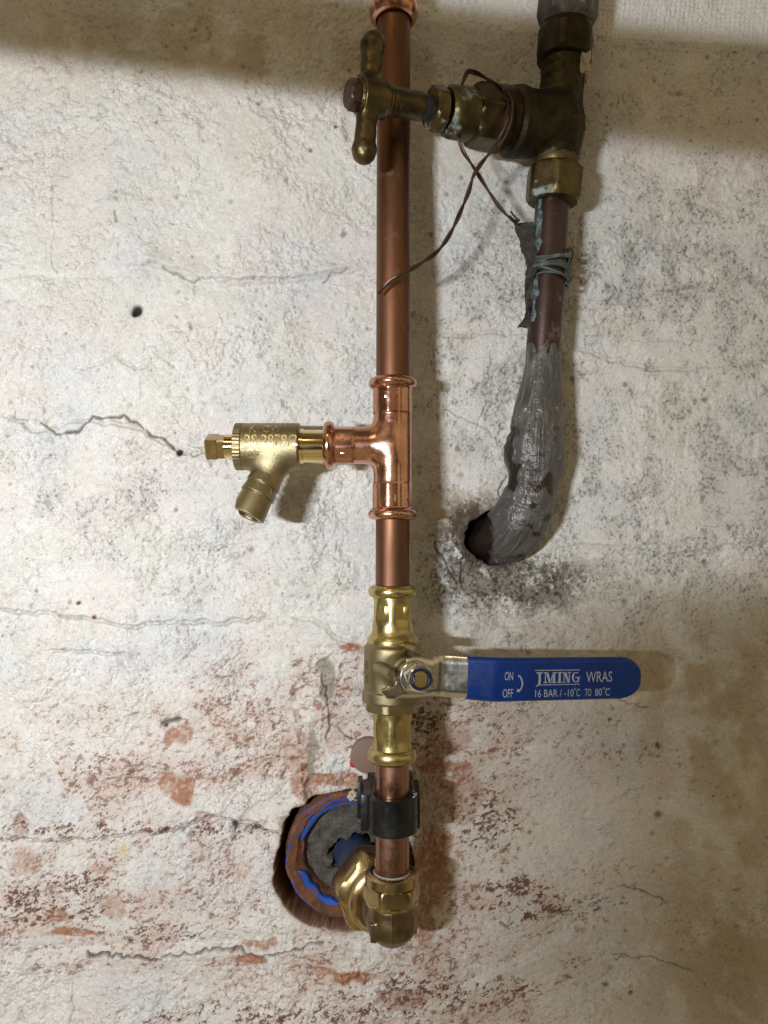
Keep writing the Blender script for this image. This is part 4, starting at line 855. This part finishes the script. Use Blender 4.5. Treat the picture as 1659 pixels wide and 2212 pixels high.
def old_pipe():
    pts = [(1196, 400, -.032), (1193, 440, -.031), (1188, 530, -.030), (1183, 619, -.029), (1178, 690, -.028), (1172, 770, -.026), (1171, 800, -.026)]
    base = W(1196, 400, -.032); t = thing('old_supply_pipe', 'old brown copper pipe below the stopcock with swollen grey lead joint entering the wall', 'pipe', base)
    cv = lambda L_: [tuple((W(a, b, c) - base) * 1e3) for a, b, c in L_]
    P = spline(cv(pts), 8); vf = tube(P, 11.5, 48); obj('copper_tube', vf, m_oldcu, t)
    # verdigris stripe: thin crust shell on the left front side
    V = []; Fc = []; n = 60; i0, i1 = 4, 34
    for i in range(i0, i1):
        q = Vector(P[i]); u = (i - i0) / (i1 - i0 - 1); w0 = .34 + .16 * math.sin(i * .9) * math.sin(i * .37 + 1) - .14 * u + random.uniform(-.12, .12)
        for j in range(5):
            a = math.radians(212) + (j / 4 - .5) * max(.06, w0) * 1.6; r = 11.55 + (.35 if 0 < j < 4 else -.05)
            V.append((q.x + r * math.cos(a), q.y + r * math.sin(a), q.z))
    for i in range(i1 - i0 - 1):
        for j in range(4): Fc.append((i * 5 + j, i * 5 + j + 1, (i + 1) * 5 + j + 1, (i + 1) * 5 + j))
    mv = plain('verdigris_crust', (.11, .20, .20), .85, vary=(260, (.06, .045, .04), .42, .54), bmp=(600, .7, .0006)); obj('verdigris', (V, Fc), mv, t)
    lp = [(1174, 745, -.0268, 34.4), (1171, 789, -.026, 38), (1166, 841, -.026, 43), (1161, 893, -.025, 52), (1156, 945, -.025, 61), (1154, 984, -.0245, 63), (1150, 1036, -.023, 57), (1143, 1075, -.020, 57.5), (1127, 1114, -.014, 60), (1104, 1146, -.006, 60), (1080, 1160, .004, 58), (1060, 1166, .014, 54), (1046, 1168, .03, 46)]
    Q = spline([tuple((W(a, b, c) - base) * 1e3) + (r / F * (D + c) * 1e3,) for a, b, c, r in lp], 10)
    m = len(Q); rad = [q[3] for q in Q]
    rf = lambda th, u: 1 + .036 * math.sin(3 * th + 9 * u) + .028 * math.sin(5 * th - 14 * u + 1) + .02 * math.sin(4 * th + 23 * u) + .016 * math.sin(2 * th + 31 * u) + .010 * math.sin(9 * th + 5 * u)
    n = 96; vf = tube(Q, rad, n, rf); o = obj('lead_joint', vf, m_lead, t, sharp=None)
    av = o.data.attributes.new('cavity', 'FLOAT', 'POINT')
    for i, vt in enumerate(o.data.vertices):      # dark corroded hollows on the left flank and where it enters the wall
        p = vt.co + base; q = ((p.x) / (D + p.y) * F + 829.5, 1106 - p.z / (D + p.y) * F); c_ = 0
        if vf[0][i][1] < 90:
            nn = math.sin(q[0] * .31 + 1) * math.sin(q[1] * .23) * .35
            for cx, cy, sx, sy, a in ((1110, 932, 11, 11, 1), (1098, 968, 9, 20, 1), (1102, 1030, 13, 30, 1.1), (1030, 1168, 26, 60, 1.6), (1120, 1005, 7, 9, .5), (1185, 1120, 14, 10, .4)):
                c_ += a * math.exp(-((q[0] - cx) / sx) ** 2 - ((q[1] - cy) / sy) ** 2)
            c_ = min(1, max(0, (c_ * (1 + nn) - .22) * 5))
        av.data[i].value = c_; n_ = vt.co - Vector([Q[i // n][k] * MM for k in range(3)]); vt.co -= n_.normalized() * c_ * .0016
    at = o.data.attributes.new('leaduv', 'FLOAT_VECTOR', 'POINT')
    for i in range(len(vf[0])): at.data[i].vector = (math.cos(2 * math.pi * (i % n) / n), (i // n) / m * 3, math.sin(2 * math.pi * (i % n) / n))
old_pipe()

def twisted(path, r=.75, pitch=9.0, phase=0):
    pitch *= 3; r *= .85
    P = [Vector(p) for p in path]; out = [[], []]; s = 0; up = None
    for j, p in enumerate(P):
        if j: s += (P[j] - P[j - 1]).length
        d = (P[min(j + 1, len(P) - 1)] - P[max(j - 1, 0)]).normalized(); up = d.orthogonal().normalized() if up is None else (up - d * up.dot(d)).normalized(); q = d.cross(up)
        for e in (0, 1): a = 2 * math.pi * s / pitch + math.pi * e + phase; out[e].append(p + (up * math.cos(a) + q * math.sin(a)) * r * .9)
    return join(tube(out[0], r, 8), tube(out[1], r, 8))
def wires():
    b = W(1050, 300, -.07); cv = lambda L_: [tuple((W(a, c, y + .018 * min(1, max(0, (a - 870) / 180))) - b) * 1e3) for a, c, y in L_]
    o = obj('loose_wire', twisted(spline(cv([(992, 196, -.081), (1000, 178, -.083), (1010, 156, -.084), (1024, 156, -.084), (1042, 164, -.084), (1062, 177, -.083), (1084, 192, -.084), (1097, 215, -.087), (1096, 250, -.0905), (1086, 285, -.089), (1070, 315, -.084), (1050, 340, -.079), (1036, 358, -.077), (1022, 382, -.075), (1012, 415, -.073), (998, 450, -.072), (975, 500, -.070), (947, 541, -.068), (906, 571, -.068), (865, 594, -.068), (838, 612, -.067), (817, 634, -.066)]), 8), .95, 11), m_wire)
    o.location = b; tagobj(o, 'long brown twisted wire curling from the stopcock across the copper pipe', 'wire')
    o = obj('loose_wire', join(twisted(spline(cv([(990, 300, -.074), (1000, 326, -.073), (1018, 354, -.071), (1040, 388, -.067), (1060, 420, -.064), (1083, 452, -.061), (1105, 474, -.058), (1118, 482, -.056)]), 8), .85, 14), tube(spline(cv([(1100, 466, -.058), (1112, 476, -.057), (1122, 474, -.057)]), 6), .7, 8), tube(spline(cv([(1103, 456, -.060), (1110, 466, -.059), (1123, 478, -.058)]), 6), .7, 8)), m_wire)
    o.location = b; tagobj(o, 'short brown wire hanging from the stopcock down to the rotten cloth tag', 'wire')
    o = obj('loose_wire', join(*[tube(spline([tuple(Vector(p) + Vector((0, off, 0))) for p in cv([(1092, 195, -.0885), (1106, 222, -.090), (1104, 260, -.090), (1094, 292, -.087), (1076, 320, -.082)])], 8), .9, 8) for off in (0, -1.2)]), m_wire)
    o.location = b; tagobj(o, 'brown wire strand bound round the middle of the old stopcock', 'wire')
    # binding round the pipe
    t = thing('wire_binding', 'green crusted wire bound many times round the old pipe', 'wire binding', W(1186, 576, -.0295)); pp = []
    turns = 7
    for i in range(turns * 28 + 1):
        a = 2 * math.pi * i / 28; u = i / (turns * 28); r = 12.4 + 1.3 * math.sin(i * .21) * math.sin(i * .057) + (1.5 if (math.sin(i * .043) > .2) else 0)
        zz = 8.0 - 16.5 * u + 2.6 * math.sin(a * 1.07 + .4) + 2.2 * math.sin(a * .37 + 2); pp.append((r * math.cos(a) + 1.0 - u * 2, r * math.sin(a), zz))
    obj('wire_coil', tube(pp, [1.0 + .3 * math.sin(i * .13) for i in range(len(pp))], 8), m_green, t)
    qq = []
    for i in range(3 * 28 + 1):
        a = 2 * math.pi * i / 28 + 1; qq.append((13.6 * math.cos(a), 13.6 * math.sin(a), -1.5 - 3.6 * math.cos(a * .5) - 4.5 * math.sin(a + 2.2)))
    obj('wire_coil', tube(qq, .9, 8), m_green, t)
    obj('wire_tail', tube(spline([(9, -9, 8), (13, -6, 10.5), (15.6, -3, 8), (14, -3, 2), (12, -5, -1)], 8), .6, 8), m_wire, t)
    obj('wire_tail', tube(spline([(12, -6, -7), (15, -3, -10), (14, 0, -15), (12, 2, -12)], 8), .9, 8), m_green, t)
    # cloth tag
    t = thing('cloth_tag', 'rotten dark cloth strip tucked under the wire binding, left of the old pipe', 'cloth', W(1135, 540, -.029))
    def strip(rows):
        V = []; Fc = []; n = 7
        R_ = []
        for (xa, xb, py, y) in rows: R_.append((xa, xb, py, y))
        R_ = spline(R_, 6)
        for side in (0, 1):
            for xa, xb, py, y in R_:
                for j in range(n):
                    u = j / (n - 1); px = xa + (xb - xa) * u + random.uniform(-1.6, 1.6); p = (W(px, py + random.uniform(-1.2, 1.2), y + .0205) - W(1135, 540, -.029)) * 1e3
                    V.append((p.x, p.y + random.uniform(-.5, .5) + (1.6 if side else 0) + 1.2 * math.sin(py * .12 + u * 3), p.z))
        k = len(R_); N = k * n
        for i in range(k - 1):
            for j in range(n - 1): a = i * n + j; Fc += [(a, a + n, a + n + 1, a + 1), (N + a, N + a + 1, N + a + n + 1, N + a + n)]
            a = i * n; Fc.append((a, N + a, N + a + n, a + n)); a += n - 1; Fc.append((a, a + n, N + a + n, N + a))
        for a0 in (0, (k - 1) * n):
            for j in range(n - 1): a = a0 + j; Fc.append((a, a + 1, N + a + 1, N + a))
        return V, Fc
    obj('upper_flap', strip([(1112, 1150, 480, -.054), (1114, 1156, 496, -.054), (1124, 1158, 525, -.055), (1132, 1160, 552, -.058), (1138, 1162, 575, -.060), (1136, 1150, 600, -.060)]), m_cloth, t)
    obj('lower_flap', strip([(1134, 1150, 600, -.058), (1134, 1146, 630, -.054), (1136, 1145, 660, -.053), (1134, 1144, 684, -.053), (1122, 1142, 700, -.054), (1118, 1140, 707, -.055)]), m_cloth, t)
wires()
S.render.engine = 'CYCLES'
